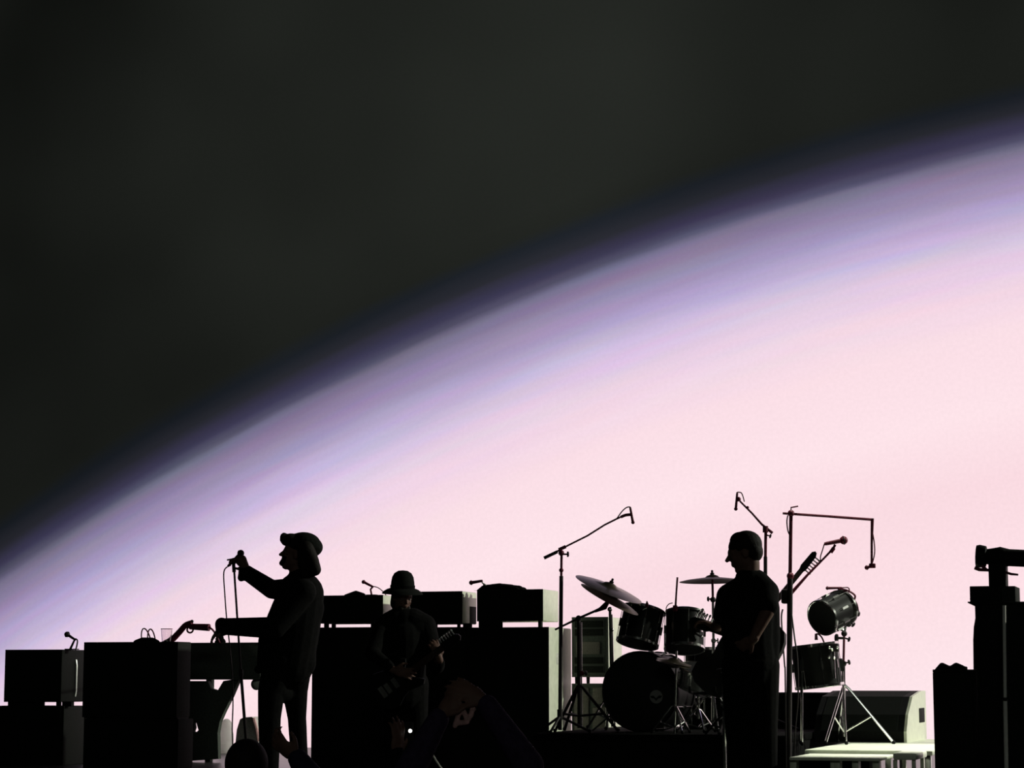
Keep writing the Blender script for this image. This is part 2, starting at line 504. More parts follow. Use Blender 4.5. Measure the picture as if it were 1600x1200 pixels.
for a, b, ly, lw in ((1247, 1297, 1186, 'widest black trunk under the low pale step'), (1312, 1333, 1188, 'middle black trunk under the low pale step, between its legs'), (1340, 1358, 1190, 'narrowest black trunk under the low pale step')):
    p0, p1 = P(a, ly, 14.05), P(b, ly, 14.05)
    t = thing('storage_trunk', lw, 'trunk', ((p0.x + p1.x) / 2, 14.2, 0), 'trunks under the step')
    MB().box((p0.x, 14.05, 0), (p1.x, 14.4, p0.z - 0.01), 0.012).build('body', 'black_vinyl', t)
    MB().box((p0.x - 0.002, 14.045, p0.z - 0.035), (p1.x + 0.002, 14.41, p0.z - 0.0), 0.006).build('lid', 'black_vinyl', t)

# ---------------------------------------------------------------- boxes placed by their front edge and the far edge of their right side
def back_of(x, z, Y, px2, py=1000):
    lo, hi = Y, Y + 3
    for _ in range(40):
        m = (lo + hi) / 2
        if proj(Vector((x, m, z)))[0] < px2: lo = m
        else: hi = m
    return lo
def cabinet(name, label, cat, pl, pr, pr2, yt, yb, Y, shell, front, group=None, feet=0.0, zb=None, knobs=0, inset=0.018, handle=None):
    a, b = P(pl, yt, Y), P(pr, yt, Y)
    z1 = (P((pl + pr) / 2, yt, Y)).z
    z0 = P((pl + pr) / 2, yb, Y).z if zb is None else zb
    y2 = back_of(b.x, (z0 + z1) / 2, Y, pr2)
    t = thing(name, label, cat, ((a.x + b.x) / 2, (Y + y2) / 2, z0 - feet), group)
    MB().box((a.x, Y + 0.012, z0), (b.x, y2, z1), 0.01).build('shell', shell, t)
    fm = MB().box((a.x + inset, Y, z0 + inset), (b.x - inset, Y + 0.014, z1 - inset), 0.004)
    fr = fm.build('front_grille', front, t)
    e = inset
    MB().box((a.x, Y + 0.002, z1 - e), (b.x, Y + 0.014, z1), 0.003).build('front_rim', front, t)
    MB().box((a.x, Y + 0.002, z0), (b.x, Y + 0.014, z0 + e), 0.003).build('front_rim', front, t)
    MB().box((a.x, Y + 0.002, z0 + e), (a.x + e, Y + 0.014, z1 - e), 0.003).build('front_rim', front, t)
    MB().box((b.x - e, Y + 0.002, z0 + e), (b.x, Y + 0.014, z1 - e), 0.003).build('front_rim', front, t)
    for k in range(knobs):
        x = a.x + (b.x - a.x) * (0.2 + 0.6 * k / max(1, knobs - 1))
        MB().lathe((x, Y, z1 - 0.055), (0, -1, 0), [(0.012, 0), (0.012, 0.008), (0.008, 0.014)], 12).build('knob', 'black_metal', t)
    if handle:
        zc = (z0 + z1) / 2 if handle == 'side' else z1
        if handle == 'side':
            yc = (Y + y2) / 2
            MB().box((b.x - 0.004, yc - 0.06, zc - 0.02), (b.x + 0.006, yc + 0.06, zc + 0.02), 0.004).build('side_handle', 'rubber', t)
    if feet:
        for fx in (a.x + 0.05, b.x - 0.05):
            for fy in (Y + 0.06, y2 - 0.05):
                MB().lathe((fx, fy, z0 - feet), UP, [(0.014, 0), (0.018, feet * 0.5), (0.016, feet)], 12).build('foot', 'rubber', t)
    return t, a.x, b.x, Y, y2, z0, z1

YA = 17.6
# tall black speaker cabinets, three in a row
CABS = []
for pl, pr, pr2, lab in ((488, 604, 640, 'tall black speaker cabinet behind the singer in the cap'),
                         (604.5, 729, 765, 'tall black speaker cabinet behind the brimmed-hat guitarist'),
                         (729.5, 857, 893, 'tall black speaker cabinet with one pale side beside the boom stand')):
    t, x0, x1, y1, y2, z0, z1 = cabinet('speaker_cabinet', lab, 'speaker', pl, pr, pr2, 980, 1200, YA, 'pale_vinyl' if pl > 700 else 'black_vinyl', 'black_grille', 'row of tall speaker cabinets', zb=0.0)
    CABS.append(z1)
    MB().box((x0 + 0.02, YA - 0.003, z1 * 0.5 - 0.012), (x1 - 0.02, YA + 0.003, z1 * 0.5 + 0.012)).build('divider_strip', 'black_vinyl', t)
    MB().box((x1 - 0.01, y1 + 0.22, z1 * 0.78 - 0.05), (x1 + 0.003, y1 + 0.36, z1 * 0.78 + 0.05), 0.01).build('handle_recess', 'grey_plastic', t)
def gapfeet(py):
    return 0
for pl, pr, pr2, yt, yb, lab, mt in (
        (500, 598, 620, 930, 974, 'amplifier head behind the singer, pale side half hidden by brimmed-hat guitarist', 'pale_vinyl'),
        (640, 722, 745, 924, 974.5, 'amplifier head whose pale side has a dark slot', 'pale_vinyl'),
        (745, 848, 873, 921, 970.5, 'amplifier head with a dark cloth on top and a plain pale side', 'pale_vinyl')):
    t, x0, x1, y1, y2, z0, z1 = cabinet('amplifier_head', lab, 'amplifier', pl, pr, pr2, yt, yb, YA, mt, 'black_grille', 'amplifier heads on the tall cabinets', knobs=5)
    CABZ = CABS[{500: 0, 640: 1, 745: 2}[pl]]
    HEADZ = z1
    if pl == 500: HEADZ_A = z1
    for f0, f1 in {500: ((506, 511), (579, 597)), 640: ((642, 681), (714, 717), (723, 735)), 745: ((747, 783), (840.5, 845.5))}[pl]:
        fa, fb = P(f0, 978, YA), P(f1, 978, YA)
        for fy in (y1 + 0.03, y2 - 0.09):
            rr_ = ray((f0 + f1) / 2, 978)
            dx = rr_.x / rr_.y * (fy - y1)
            MB().box((max(fa.x + dx, x0 + 0.005), fy, CABZ - 0.001), (max(fb.x + dx, x0 + 0.03), fy + 0.05, z0 + 0.002), 0.004).build('foot', 'rubber', t)
    if pl == 640:
        MB().box((x1 - 0.002, y1 + 0.2, z0 + 0.004), (x1 + 0.004, y1 + 0.36, z0 + 0.15), 0.002).build('side_slot', 'black_vinyl', t)
# cloth on the right head
pts = [P(740, 925, YA), P(752, 915, YA), P(772, 913, YA), P(790, 915, YA), P(803, 917, YA), P(808, 922, YA)]
mb = MB()
random.seed(3)
for i in range(len(pts) - 1):
    mb.cap(pts[i] + Vector((0, 0.06, -0.015)), pts[i + 1] + Vector((0, 0.06, -0.015)), 0.022, 0.022)
    mb.cap(pts[i] + Vector((0, 0.16, -0.015)), pts[i + 1] + Vector((0, 0.16, -0.012)), 0.03, 0.03)
    mb.cap(pts[i] + Vector((0, 0.27, -0.02)), pts[i + 1] + Vector((0, 0.27, -0.015)), 0.025, 0.025)
mb.remesh(0.008, 5).rest(HEADZ).build('folded_cloth', 'black_cloth', label='crumpled dark cloth lying on the amplifier head with plain pale side', cat='cloth')
mb = MB()
for a, b in (((540, 930), (556, 924)), ((556, 924), (568, 928))):
    mb.cap(P(*a, YA + 0.1) - UP * 0.012, P(*b, YA + 0.1) - UP * 0.012, 0.018, 0.018)
    mb.cap(P(*a, YA + 0.2) - UP * 0.012, P(*b, YA + 0.2) - UP * 0.012, 0.02, 0.02)
mb.remesh(0.007, 4).rest(HEADZ_A).build('folded_cloth', 'black_cloth', label='low dark cloth on the amplifier head behind the singer', cat='cloth')

# rack cases right of the cabinets
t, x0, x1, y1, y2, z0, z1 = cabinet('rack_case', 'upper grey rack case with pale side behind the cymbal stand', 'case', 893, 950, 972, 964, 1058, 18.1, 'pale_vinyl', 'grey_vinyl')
a, b = P(901, 1003, 18.1), P(938, 1022, 18.1)
MB().box((a.x, 18.085, b.z), (b.x, 18.101, a.z), 0.003).build('rack_unit', 'warm_grey', t)
for i, py in enumerate((975, 988, 1032, 1046)):
    a, b = P(898, py - 5, 18.1), P(944, py + 5, 18.1)
    MB().box((a.x, 18.09, b.z), (b.x, 18.101, a.z), 0.003).build('rack_unit', 'dark_vinyl', t)
RB = z0
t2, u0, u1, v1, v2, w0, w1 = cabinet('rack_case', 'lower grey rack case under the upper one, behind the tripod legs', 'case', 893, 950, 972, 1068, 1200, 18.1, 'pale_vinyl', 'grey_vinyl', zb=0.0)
for fx in (x0 + 0.03, x1 - 0.03):
    for fy in (y1 + 0.05, y2 - 0.05):
        MB().lathe((fx, fy, w1 - 0.001), UP, [(0.014, 0), (0.016, RB - w1 + 0.002)], 12).build('foot', 'rubber', t)
for a_, b_, c_, d_ in ((897, 1074, 921, 1142), (926, 1074, 947, 1100), (926, 1105, 947, 1142)):
    a, b = P(a_, b_, 18.1), P(c_, d_, 18.1)
    MB().box((a.x, 18.085, b.z), (b.x, 18.101, a.z), 0.012).build('panel', 'warm_grey', t2)

# left-hand amps
YL = 17.6
t, x0, x1, y1, y2, z0, z1 = cabinet('speaker_cabinet', 'wide black speaker cabinet carrying the short microphone arm', 'speaker', 8, 97, 132, 1015, 1097, YL, 'black_vinyl', 'black_grille')
LZ0 = z0
LTOP = z1
t2, u0, u1, v1, v2, w0, w1 = cabinet('speaker_cabinet', 'low black speaker cabinet under the one with the short microphone arm', 'speaker', -8, 100, 134, 1103, 1200, YL, 'black_vinyl', 'black_grille', zb=0.0)
for f0, f1 in ((12, 66), (87.5, 92), (111, 117)):
    fa, fb = P(f0, 1100, YL), P(f1, 1100, YL)
    rt_ = ray((f0 + f1) / 2, 1100); rt_ = rt_.x / rt_.y
    for dy in ((0.03, 0.30) if f0 < 100 else (0.03,)):
        MB().box((max(fa.x + rt_ * dy, x0 + 0.005), YL + dy, w1 - 0.001), (min(fb.x + rt_ * dy, x1), YL + dy + 0.05, LZ0 + 0.002), 0.003).build('foot', 'rubber', t)
yb_ = back_of(x1, 0.7, YL, 117)
MB().tube([(x1 + 0.004, yb_, z0 + 0.05), (x1 + 0.012, yb_, z0 + 0.10), (x1 + 0.012, yb_, z1 - 0.14), (x1 + 0.004, yb_, z1 - 0.09)], 0.009, 8).build('edge_bar', 'aluminium', t)
t, x0, x1, y1, y2, z0, z1 = cabinet('speaker_cabinet', 'big dark speaker cabinet with loose cable loops on top', 'speaker', 131, 278, 298, 1003, 1121, YL - 0.25, 'dark_vinyl', 'black_vinyl')
BIGZ, BX0, BX1, BY1, BY2 = z1, x0, x1, y1, y2
t2, u0, u1, v1, v2, w0, w1 = cabinet('speaker_cabinet', 'low dark cabinet under the one with cable loops', 'speaker', 131, 279, 302, 1123, 1200, YL - 0.3, 'dark_vinyl', 'black_vinyl', zb=0.0)
# fill the small step between them so the upper one rests on the lower one
MB().box((x0 + 0.004, y1 + 0.03, w1 - 0.001), (x1 - 0.004, y2 - 0.02, z0 + 0.002)).build('plinth', 'black_vinyl', t)

# cable loops, jar
def loop(px, py, w, h, Y, lab, lean):
    pts = []
    for k in range(15):
        q = math.pi * (k / 14)
        pts.append(P(px - w * math.cos(q) + lean * math.sin(q), py - h * math.sin(q), Y + 0.02 * math.sin(q)))
    MB().tube(smoothpts(pts, 3), 0.006, 6).build('cable_loop', 'maroon_metal', label=lab, cat='cable', group='cable loops on the big cabinet')
zt = P(225, 1002, BY1 + 0.15)
loop(229, 1003, 7, 21, BY1 + 0.16, 'narrow loop of thin dark cable leaning left on the big cabinet', -4)
loop(237, 1003, 6, 20, BY1 + 0.18, 'wider loop of thin dark cable beside the narrow loop', -2)
mb = MB()
for a, b in (((212, 1002), (222, 998)), ((222, 998), (238, 998)), ((238, 998), (246, 1002))):
    mb.cap(P(*a, BY1 + 0.12) - UP * 0.01, P(*b, BY1 + 0.12) - UP * 0.01, 0.022, 0.022)
mb.remesh(0.006, 4).rest(BIGZ).build('cable_bundle', 'black_vinyl', label='low dark bundle of cable at the foot of the loops', cat='cable')
c = P(260, 1003, BY1 + 0.16)
jar = thing('plastic_cup', 'small clear plastic cup standing on the big dark cabinet', 'cup', (c.x, c.y, BIGZ))
k = P(268, 1003, BY1 + 0.16).x - c.x
MB().lathe((c.x, c.y, BIGZ), UP, [(k * 0.75, 0), (k * 0.8, 0.002), (k, 0.115), (k * 0.95, 0.115), (k * 0.74, 0.006), (1e-5, 0.006)], 24).build('cup', 'clear_plastic', jar)
MB().torus((c.x, c.y, BIGZ + 0.115), UP, k, 0.003, 24, 6).build('rim', 'maroon_metal', jar)

# ---------------------------------------------------------------- keyboard console and drape
YK = 18.6
t, x0, x1, y1, y2, z0, z1 = cabinet('organ_console', 'dark greenish organ console beyond the reaching sleeve of the singer', 'organ', 283, 407, 416, 1004, 1062, YK, 'organ_green', 'organ_green')
ORGZ = z1
p = thing('console_drape', 'dark slanted drape hanging under the organ console', 'drape', P(315, 1165, YK + 0.02))
outl = [(280, 1064), (324, 1064), (330, 1076), (340, 1079), (349, 1064), (374, 1060), (362, 1088), (350, 1112), (343, 1128), (340, 1145), (341, 1186), (280, 1190)]
hole = [(302, 1130), (306, 1127), (308, 1134), (310, 1141), (306, 1145), (301, 1143), (303, 1137)]
hole2 = [(279.5 + 2, 1064 + 1), (290, 1065), (287, 1071), (282, 1073)]
MB().prism([P(a, b, YK + 0.05) for a, b in outl], (0, 0.06, 0), [[P(a, b, YK + 0.05) for a, b in hole]]).build('cloth', 'organ_green', p, smooth=False)
for px in (290, 330, 418):
    a = P(px, 1060, YK + 0.25)
    MB().box((a.x - 0.03, YK + 0.2, 0), (a.x + 0.03, YK + 0.26, z0 + 0.005), 0.006).build('leg', 'dark_vinyl', t)
# second rounded thing at the singer's side of the console
c = P(401, 1069, YK + 0.1)
MB().ell(c, (Vector((1, 0, 0)), Vector((0, 1, 0)), UP), (0.035, 0.1, 0.055)).build('knee_lever', 'dark_vinyl', t)
# bent arm with microphone above the cabinet
YB = BY1 + 0.25
t = thing('padded_microphone', 'thick padded microphone on a bent arm above the big dark cabinet', 'microphone', P(262, 1004, YB))
pa = smoothpts([P(255, 1006, YB), P(268, 1000, YB), P(280, 988, YB), P(290, 977, YB), P(300, 973, YB)], 6)
MB().tube(pa, [0.028 - 0.004 * abs(i - 8) / 16 for i in range(len(pa))], 12).rest(BIGZ).build('arm', 'maroon_metal', t)
MB().torus(P(297, 984, YB), AWAY, 0.026, 0.008, 24, 8).build('ring', 'maroon_metal', t)
MB().tube([P(297, 979, YB), P(327, 980.5, YB)], [0.026, 0.032], 14).build('head', 'maroon_metal', t)
MB().ball(P(300, 971, YB), 0.015).build('knuckle', 'black_metal', t)
MB().tube(smoothpts([P(327, 980, YB), P(333, 985, YB), P(338, 993, YB + 0.3), P(343, 1004, YK + 0.05)], 6), 0.009, 8).build('cable', 'maroon_metal', t)
# small lumps on the console
mb = MB()
for a, b in (((338, 990), (348, 1003)), ((346, 996), (340, 1004))):
    mb.cap(P(*a, YK + 0.08), P(*b, YK + 0.08), 0.022, 0.03)
mb.remesh(0.007, 3).rest(ORGZ).build('glove', 'black_cloth', label='small dark limp bundle standing on the organ console', cat='cloth')
# white bag and grey stool behind the mic stand
c = P(352, 1165, 21.0)
t = thing('white_bag', 'bright white plastic bag with a dark knot on the stage floor', 'bag', (c.x, c.y, 0))
k = (P(365, 1160, 21).x - P(340, 1160, 21).x) / 2
hb = P(352, 1124, 21).z
mb = MB().ell((c.x, 21, hb * 0.42), (Vector((1, 0, 0)), Vector((0, 1, 0)), UP), (k, k * 0.8, hb * 0.5)).ell((c.x + 0.01, 21, hb * 0.75), (Vector((1, 0, 0)), Vector((0, 1, 0)), UP), (k * 0.75, k * 0.6, hb * 0.28))
mb.lathe((c.x, 21, 0.0), UP, [(k * 0.8, 0), (k * 0.95, hb * 0.3)], 20)
mb.remesh(0.012, 4).rest(0.0).build('body', 'white_plastic', t)
MB().ell(P(343, 1128, 20.9), (Vector((1, 0, 0)), Vector((0, 1, 0)), UP), (0.025, 0.02, 0.018)).build('knot', 'maroon_metal', t)
c = P(384, 1160, 20.5)
t = thing('grey_stool', 'grey tapered box with rounded top behind the straight microphone stand', 'box', (c.x, 20.5, 0))
outl = [(366, 1175), (370, 1140), (375, 1124), (380, 1121), (393, 1120), (398, 1124), (402, 1140), (406, 1175)]
pp = [P(a, b, 20.5) for a, b in outl]
pp[0].z = pp[-1].z = 0
MB().prism(pp, (0, 0.3, 0)).build('body', 'grey_plastic', t, smooth=False)
MB().tube([P(396, 1122, 20.49), P(401, 1140, 20.49), P(404, 1158, 20.49)], 0.018, 8).build('edge_trim', 'pink_cloth', t)

# ---------------------------------------------------------------- wedge speaker on the pale platform
YW = 16.3
pr_ = P(1417, 1157, YW)
wx1 = pr_.x
wx0 = max(P(1262, 1157, YW).x, rr.x + 0.01)
h = P(1442, 1080, YW + 0.45).z
t = thing('wedge_speaker', 'long black wedge speaker with a pale curved end on the pale platform', 'speaker', ((wx0 + wx1) / 2, YW + 0.3, DZ))
yb2 = back_of(wx1, 0.5, YW, 1447)
yt2 = back_of(wx1, 0.5, YW, 1440)
prof = [(YW, DZ), (YW - 0.005, DZ + 0.08), (YW + (yt2 - YW) * 0.12, DZ + 0.2), (YW + (yt2 - YW) * 0.42, DZ + 0.33), (yt2, h), (yb2, h), (yb2, DZ)]
MB().prism([(wx0, y, z) for y, z in prof], (wx1 - wx0 - 0.02, 0, 0)).build('body', 'black_vinyl', t, smooth=False)
MB().prism([(wx1 - 0.02, y, z) for y, z in prof], (0.02, 0, 0)).build('end_panel', 'pale_vinyl', t, smooth=False)
hy = back_of(wx1, 0.5, YW, 1436); hy2 = back_of(wx1, 0.5, YW, 1444)
MB().box((wx1 - 0.006, hy, h - 0.24), (wx1 + 0.004, hy2, h - 0.13), 0.004).build('handle_recess', 'black_vinyl', t)
MB().prism([(wx0 + 0.05, y - 0.006, z) for y, z in prof[1:5]] + [(wx0 + 0.05, y + 0.004, z) for y, z in reversed(prof[1:5])], (wx1 - wx0 - 0.12, 0, 0)).build('front_grille', 'black_grille', t, smooth=False)

# ---------------------------------------------------------------- drums
def drum(name, label, c, axis, r, h, hoopw=0.018, lugs=8, shell='black_lacquer', head='drumhead', cat='drum', group=None, root=None, hoop='chrome'):
    c, ax = Vector(c), Vector(axis).normalized()
    t = thing(name, label, cat, root if root is not None else c - ax * h / 2, group)
    MB().lathe(c - ax * h / 2, ax, [(r, 0.01), (r, h - 0.01)], 40).build('shell', shell, t)
    for s in (0, 1):
        o = c - ax * h / 2 + ax * (h * s)
        d = ax * (1 if s else -1)
        MB().lathe(o, d, [(r * 0.99, 0.004), (r * 0.97, 0.008), (1e-5, 0.009)], 40).build('drumhead', head, t)
        MB().lathe(o - d * hoopw * 0.6, d, [(r + 0.001, 0), (r + 0.011, 0), (r + 0.011, hoopw), (r + 0.004, hoopw + 0.004), (r - 0.004, hoopw), (r - 0.004, hoopw * 0.5)], 40).build('hoop', hoop, t)
    a = ax.orthogonal().normalized(); b = ax.cross(a)
    for k in range(lugs):
        w = 2 * math.pi * (k + 0.5) / lugs
        d = a * math.cos(w) + b * math.sin(w)
        MB().obox(c + d * (r + 0.006), (d, ax, d.cross(ax)), (0.009, min(0.03, h * 0.2), 0.008)).build('lug', 'chrome', t)
        MB().tube([c + d * (r + 0.009) - ax * h * 0.48, c + d * (r + 0.009) + ax * h * 0.48], 0.0028, 6).build('tension_rod', 'chrome', t)
    return t
DK = 16.45                                                         # viewing distance of the kit
BR = 0.288
bc = D(1001, 1086, DK)
bc.z = RZ + BR + 0.012
baxis = Vector((-0.06, -1, 0)).normalized()
bfront = bc.copy()
bcen = bfront - baxis * 0.21
t = drum('bass_drum', 'large black bass drum with a small grey round emblem', bcen, baxis, BR, 0.42, 0.035, 8, hoop='black_lacquer', root=(bcen.x, bcen.y, RZ))
a = Vector((0, 0, 1)).cross(baxis).normalized()     # to the right when seen from the front
if a.dot(RIGHT) < 0: a = -a
ec = bfront + baxis * 0.011 + a * 0.125 + UP * (-0.04)
em = MB().lathe(ec, baxis, [(0.05, 0), (0.05, 0.002), (1e-5, 0.0022)], 28).build('emblem', 'emblem_grey', t)
ch = [(-0.047, 0.005), (-0.02, 0.008), (0.0, -0.012), (0.022, 0.01), (0.047, 0.008), (0.036, -0.008), (0.016, -0.012), (0.0, -0.03), (-0.016, -0.012), (-0.036, -0.01)]
MB().prism([ec + baxis * 0.0022 + a * u + UP * v for u, v in ch], baxis * 0.002).build('chevron', 'drumhead', em, smooth=False)
for s in (-1, 1):
    MB().tube([bcen + a * s * BR * 0.8 - UP * BR * 0.5 + baxis * 0.1, Vector((bcen.x, bcen.y, RZ + 0.008)) + a * s * (BR + 0.09) + baxis * 0.22], 0.007, 8).build('spur', 'chrome', t)
MB().box((bcen.x - 0.06, bcen.y - 0.2, RZ), (bcen.x + 0.06, bcen.y + 0.2, RZ + 0.02)).build('cradle', 'rubber', t)

def ontop(px, py, d):
    return D(px, py, d)
TA = (UP + baxis * -0.28).normalized()
tm1 = D(1001, 979, DK + 0.1)
t1 = drum('rack_tom', 'black rack tom nearest the tilted crash cymbals', tm1, (TA + a * 0.12).normalized(), 0.152, 0.262, group='rack toms over the bass drum')
tm2 = D(1070, 986, DK + 0.1)
t2 = drum('rack_tom', 'black rack tom with a thin upright rod at its rim', tm2, (TA - a * 0.05).normalized(), 0.144, 0.275, group='rack toms over the bass drum')
for tm, t, off, rad in ((tm1, t1, -0.02, 0.152), (tm2, t2, 0.09, 0.144)):
    hub = bcen - baxis * 0.13 + a * off + UP * (math.sqrt(BR * BR - off * off))
    head = Vector((hub.x, hub.y, tm.z + 0.03))
    to = Vector((head.x - tm.x, head.y - tm.y, 0)).normalized()
    MB().tube([hub - UP * 0.006, head - UP * 0.03, head, tm + to * (rad + 0.02) + UP * 0.02, tm + to * (rad - 0.002) + UP * 0.02], 0.011, 10).build('mount_arm', 'chrome', t)
    MB().box((hub.x - 0.024, hub.y - 0.024, hub.z - 0.008), (hub.x + 0.024, hub.y + 0.024, hub.z + 0.014), 0.004).build('mount_plate', 'chrome', t)

def tripod(root, foot_z, base, hub_z, spread, az0, r=0.009, mtl='black_metal', low=0.22):
    """three legs and lower braces"""
    b = Vector(base)
    for k in range(3):
        w = az0 + k * 2 * math.pi / 3
        d = Vector((math.cos(w), math.sin(w), 0))
        foot = Vector((b.x, b.y, foot_z + r)) + d * spread
        top = Vector((b.x, b.y, hub_z))
        lg = MB().tube([top, top + d * 0.02 - UP * 0.005, foot], r, 8).build('leg', mtl, root)
        MB().ball(foot + UP * 0.006, 0.014, 10, 8).build('rubber_foot', 'rubber', lg)
        lowp = Vector((b.x, b.y, foot_z + low * (hub_z - foot_z)))
        midp = top.lerp(foot, 0.62)
        MB().tube([lowp, midp], r * 0.8, 8).build('brace', mtl, root)
def pole(root, a, b, r, mtl, name='pole'):
    return MB().tube([a, b], r, 10).build(name, mtl, root)
def knob(root, c, d, mtl='black_metal', s=1.0):
    d = Vector(d).normalized()
    MB().lathe(c, d, [(0.006 * s, 0), (0.006 * s, 0.025 * s), (0.018 * s, 0.025 * s), (0.02 * s, 0.034 * s), (0.012 * s, 0.04 * s)], 10).build('knob', mtl, root)
def microphone(label, tip, tail, r, mtl='maroon_metal', group=None, ballr=None, cable=None, name='microphone', ratio=0.25):
    tip, tail = Vector(tip), Vector(tail)
    ax = (tip - tail).normalized(); L = (tip - tail).length
    br = ballr or r * 1.35
    lo = min(tip.z, tail.z)
    t = thing(name, label, 'microphone', ((tip.x + tail.x) / 2, (tip.y + tail.y) / 2, lo), group)
    MB().tube([tail, tail + ax * L * 0.1, tip - ax * br * 1.2], [r * 0.65, r * 0.8, r], 14).build('body', mtl, t)
    MB().ell(tip - ax * br, (ax.orthogonal().normalized(), ax.cross(ax.orthogonal().normalized()), ax), (br, br, br)).build('grille', mtl, t)
    MB().torus(tip - ax * br, ax, br * 1.0, br * 0.12, 20, 6).build('ring', 'black_metal', t)
    if cable:
        MB().tube(smoothpts(cable, 6), 0.0045, 6).build('cable', mtl, t)
    return t

# chrome snare and hi-hat glimpsed between the drums
sn = D(1096, 1060, DK - 0.22)
sax = (UP * 0.93 - AWAY * 0.3 + RIGHT * 0.15).normalized()
t = drum('snare_drum', 'shallow chrome snare drum low between bass drum and standing guitarist', sn, sax, 0.165, 0.13, shell='chrome', head='drumhead', lugs=8)
st = thing('snare_stand', 'chrome basket stand under the shallow snare drum', 'drum stand', (sn.x, sn.y, RZ))
shub = sn - sax * 0.14
tripod(st, RZ, (shub.x, shub.y, 0), RZ + 0.17, 0.17, 1.0, 0.008, 'chrome')
pole(st, (shub.x, shub.y, RZ + 0.1), shub, 0.011, 'chrome')
for k in range(3):
    w = 0.4 + k * 2 * math.pi / 3
    pd = sax.orthogonal().normalized(); pd = pd * math.cos(w) + sax.cross(pd) * math.sin(w)
    MB().tube([shub, sn + pd * 0.155 - sax * 0.088, sn + pd * 0.184 - sax * 0.082, sn + pd * 0.184 - sax * 0.045], 0.006, 8).build('basket_arm', 'chrome', st)
hh = D(1053, 1036, DK - 0.4)
t = thing('hi_hat', 'small pair of bronze hi-hat cymbals low beside the bass drum', 'cymbal', (hh.x, hh.y, RZ))
hn = (UP + RIGHT * 0.22 - AWAY * 0.12).normalized()
for s in (1, -1):
    MB().lathe(hh + hn * 0.006 * s, hn * s, [(0.13, 0), (0.13, 0.0015), (0.05, 0.012), (0.035, 0.026), (0.006, 0.032)], 36).build('cymbal', 'bronze', t)
pole(t, (hh.x, hh.y, RZ), hh + hn * 0.09, 0.008, 'chrome')
tripod(t, RZ, (hh.x, hh.y, 0), RZ + 0.2, 0.17, 1.1, 0.007, 'chrome')

# larger floor tom and a trunk behind, which close the view under the second rack tom
bt = D(1110, 1050, DK + 0.75)
bft = drum('floor_tom', 'large black floor tom behind the shallow snare drum', bt, UP, 0.195, 0.36, root=(bt.x, bt.y, RZ))
for w in (0.5, 2.6, 4.7):
    d_ = Vector((math.cos(w), math.sin(w), 0))
    lg = MB().tube([bt + d_ * 0.205 + UP * 0.08, Vector((bt.x, bt.y, RZ + 0.01)) + d_ * 0.21], 0.007, 8).build('leg', 'chrome', bft)
    MB().ball(Vector((bt.x, bt.y, RZ + 0.012)) + d_ * 0.21, 0.014).build('rubber_foot', 'rubber', lg)
ca, cb = P(1066, 1090, 17.0), P(1150, 1090, 17.0)
dc = thing('drum_case', 'black drum case on the riser behind the large floor tom', 'case', ((ca.x + cb.x) / 2, 17.2, RZ))
MB().box((ca.x, 17.0, RZ), (cb.x, 17.4, ca.z - 0.04), 0.015).build('body', 'black_vinyl', dc)
MB().box((ca.x - 0.006, 16.994, ca.z - 0.04), (cb.x + 0.006, 17.406, ca.z), 0.012).build('lid', 'black_vinyl', dc)
for fx in (0.25, 0.75):
    x = ca.x + (cb.x - ca.x) * fx
    MB().box((x - 0.015, 16.985, ca.z - 0.07), (x + 0.015, 16.997, ca.z - 0.02), 0.003).build('latch', 'chrome', dc)

ca, cb = P(1206, 1082, 17.4), P(1301, 1082, 17.4)
dc = thing('drum_case', 'long black case on the riser behind the floor tom with clip microphone', 'case', ((ca.x + cb.x) / 2, 17.55, RZ))
MB().box((ca.x, 17.4, RZ), (cb.x, 17.75, ca.z - 0.04), 0.012).build('body', 'black_vinyl', dc)
MB().box((ca.x - 0.005, 17.395, ca.z - 0.04), (cb.x + 0.005, 17.755, ca.z), 0.01).build('lid', 'black_vinyl', dc)

def cymbal(label, c, n, r, group=None, bell=0.028, mtl='bronze', nut=True):
    c, n = Vector(c), Vector(n).normalized()
    t = thing('cymbal', label, 'cymbal', c, group)
    MB().lathe(c, n, [(r, -0.026), (r, -0.0245), (r * 0.8, -0.013), (r * 0.5, -0.003), (r * 0.22, 0.006), (r * 0.17, 0.018), (r * 0.08, 0.026), (0.006, bell), (0.006, bell - 0.003), (r * 0.2, 0.002), (r * 0.5, -0.006), (r * 0.8, -0.0155), (r, -0.026)], 48, caps=False).build('bow', mtl, t)
    if nut:
        MB().lathe(c + n * bell, n, [(0.016, -0.004), (0.016, 0.012), (0.009, 0.014), (0.009, 0.03), (0.004, 0.034)], 14).build('wing_nut', 'black_metal', t)
    else:
        MB().lathe(c + n * bell, n, [(0.014, -0.003), (0.014, 0.006), (0.01, 0.008)], 14).build('felt', 'felt', t)
    return t
# tilted crash pair
cc = D(953, 916, DK - 0.27)
cn = (UP * 0.92 + RIGHT * 0.37 + AWAY * -0.20).normalized()
cymbal('upper crash cymbal of the tilted pair by the boom stand', cc, cn, 0.262)
cc2 = D(955, 932, DK - 0.27)
cn2 = (UP * 0.86 + RIGHT * 0.46 + AWAY * -0.17).normalized()
cymbal('lower darker crash cymbal of the tilted pair by the boom stand', cc2, cn2, 0.238, mtl='dark_bronze', nut=False)
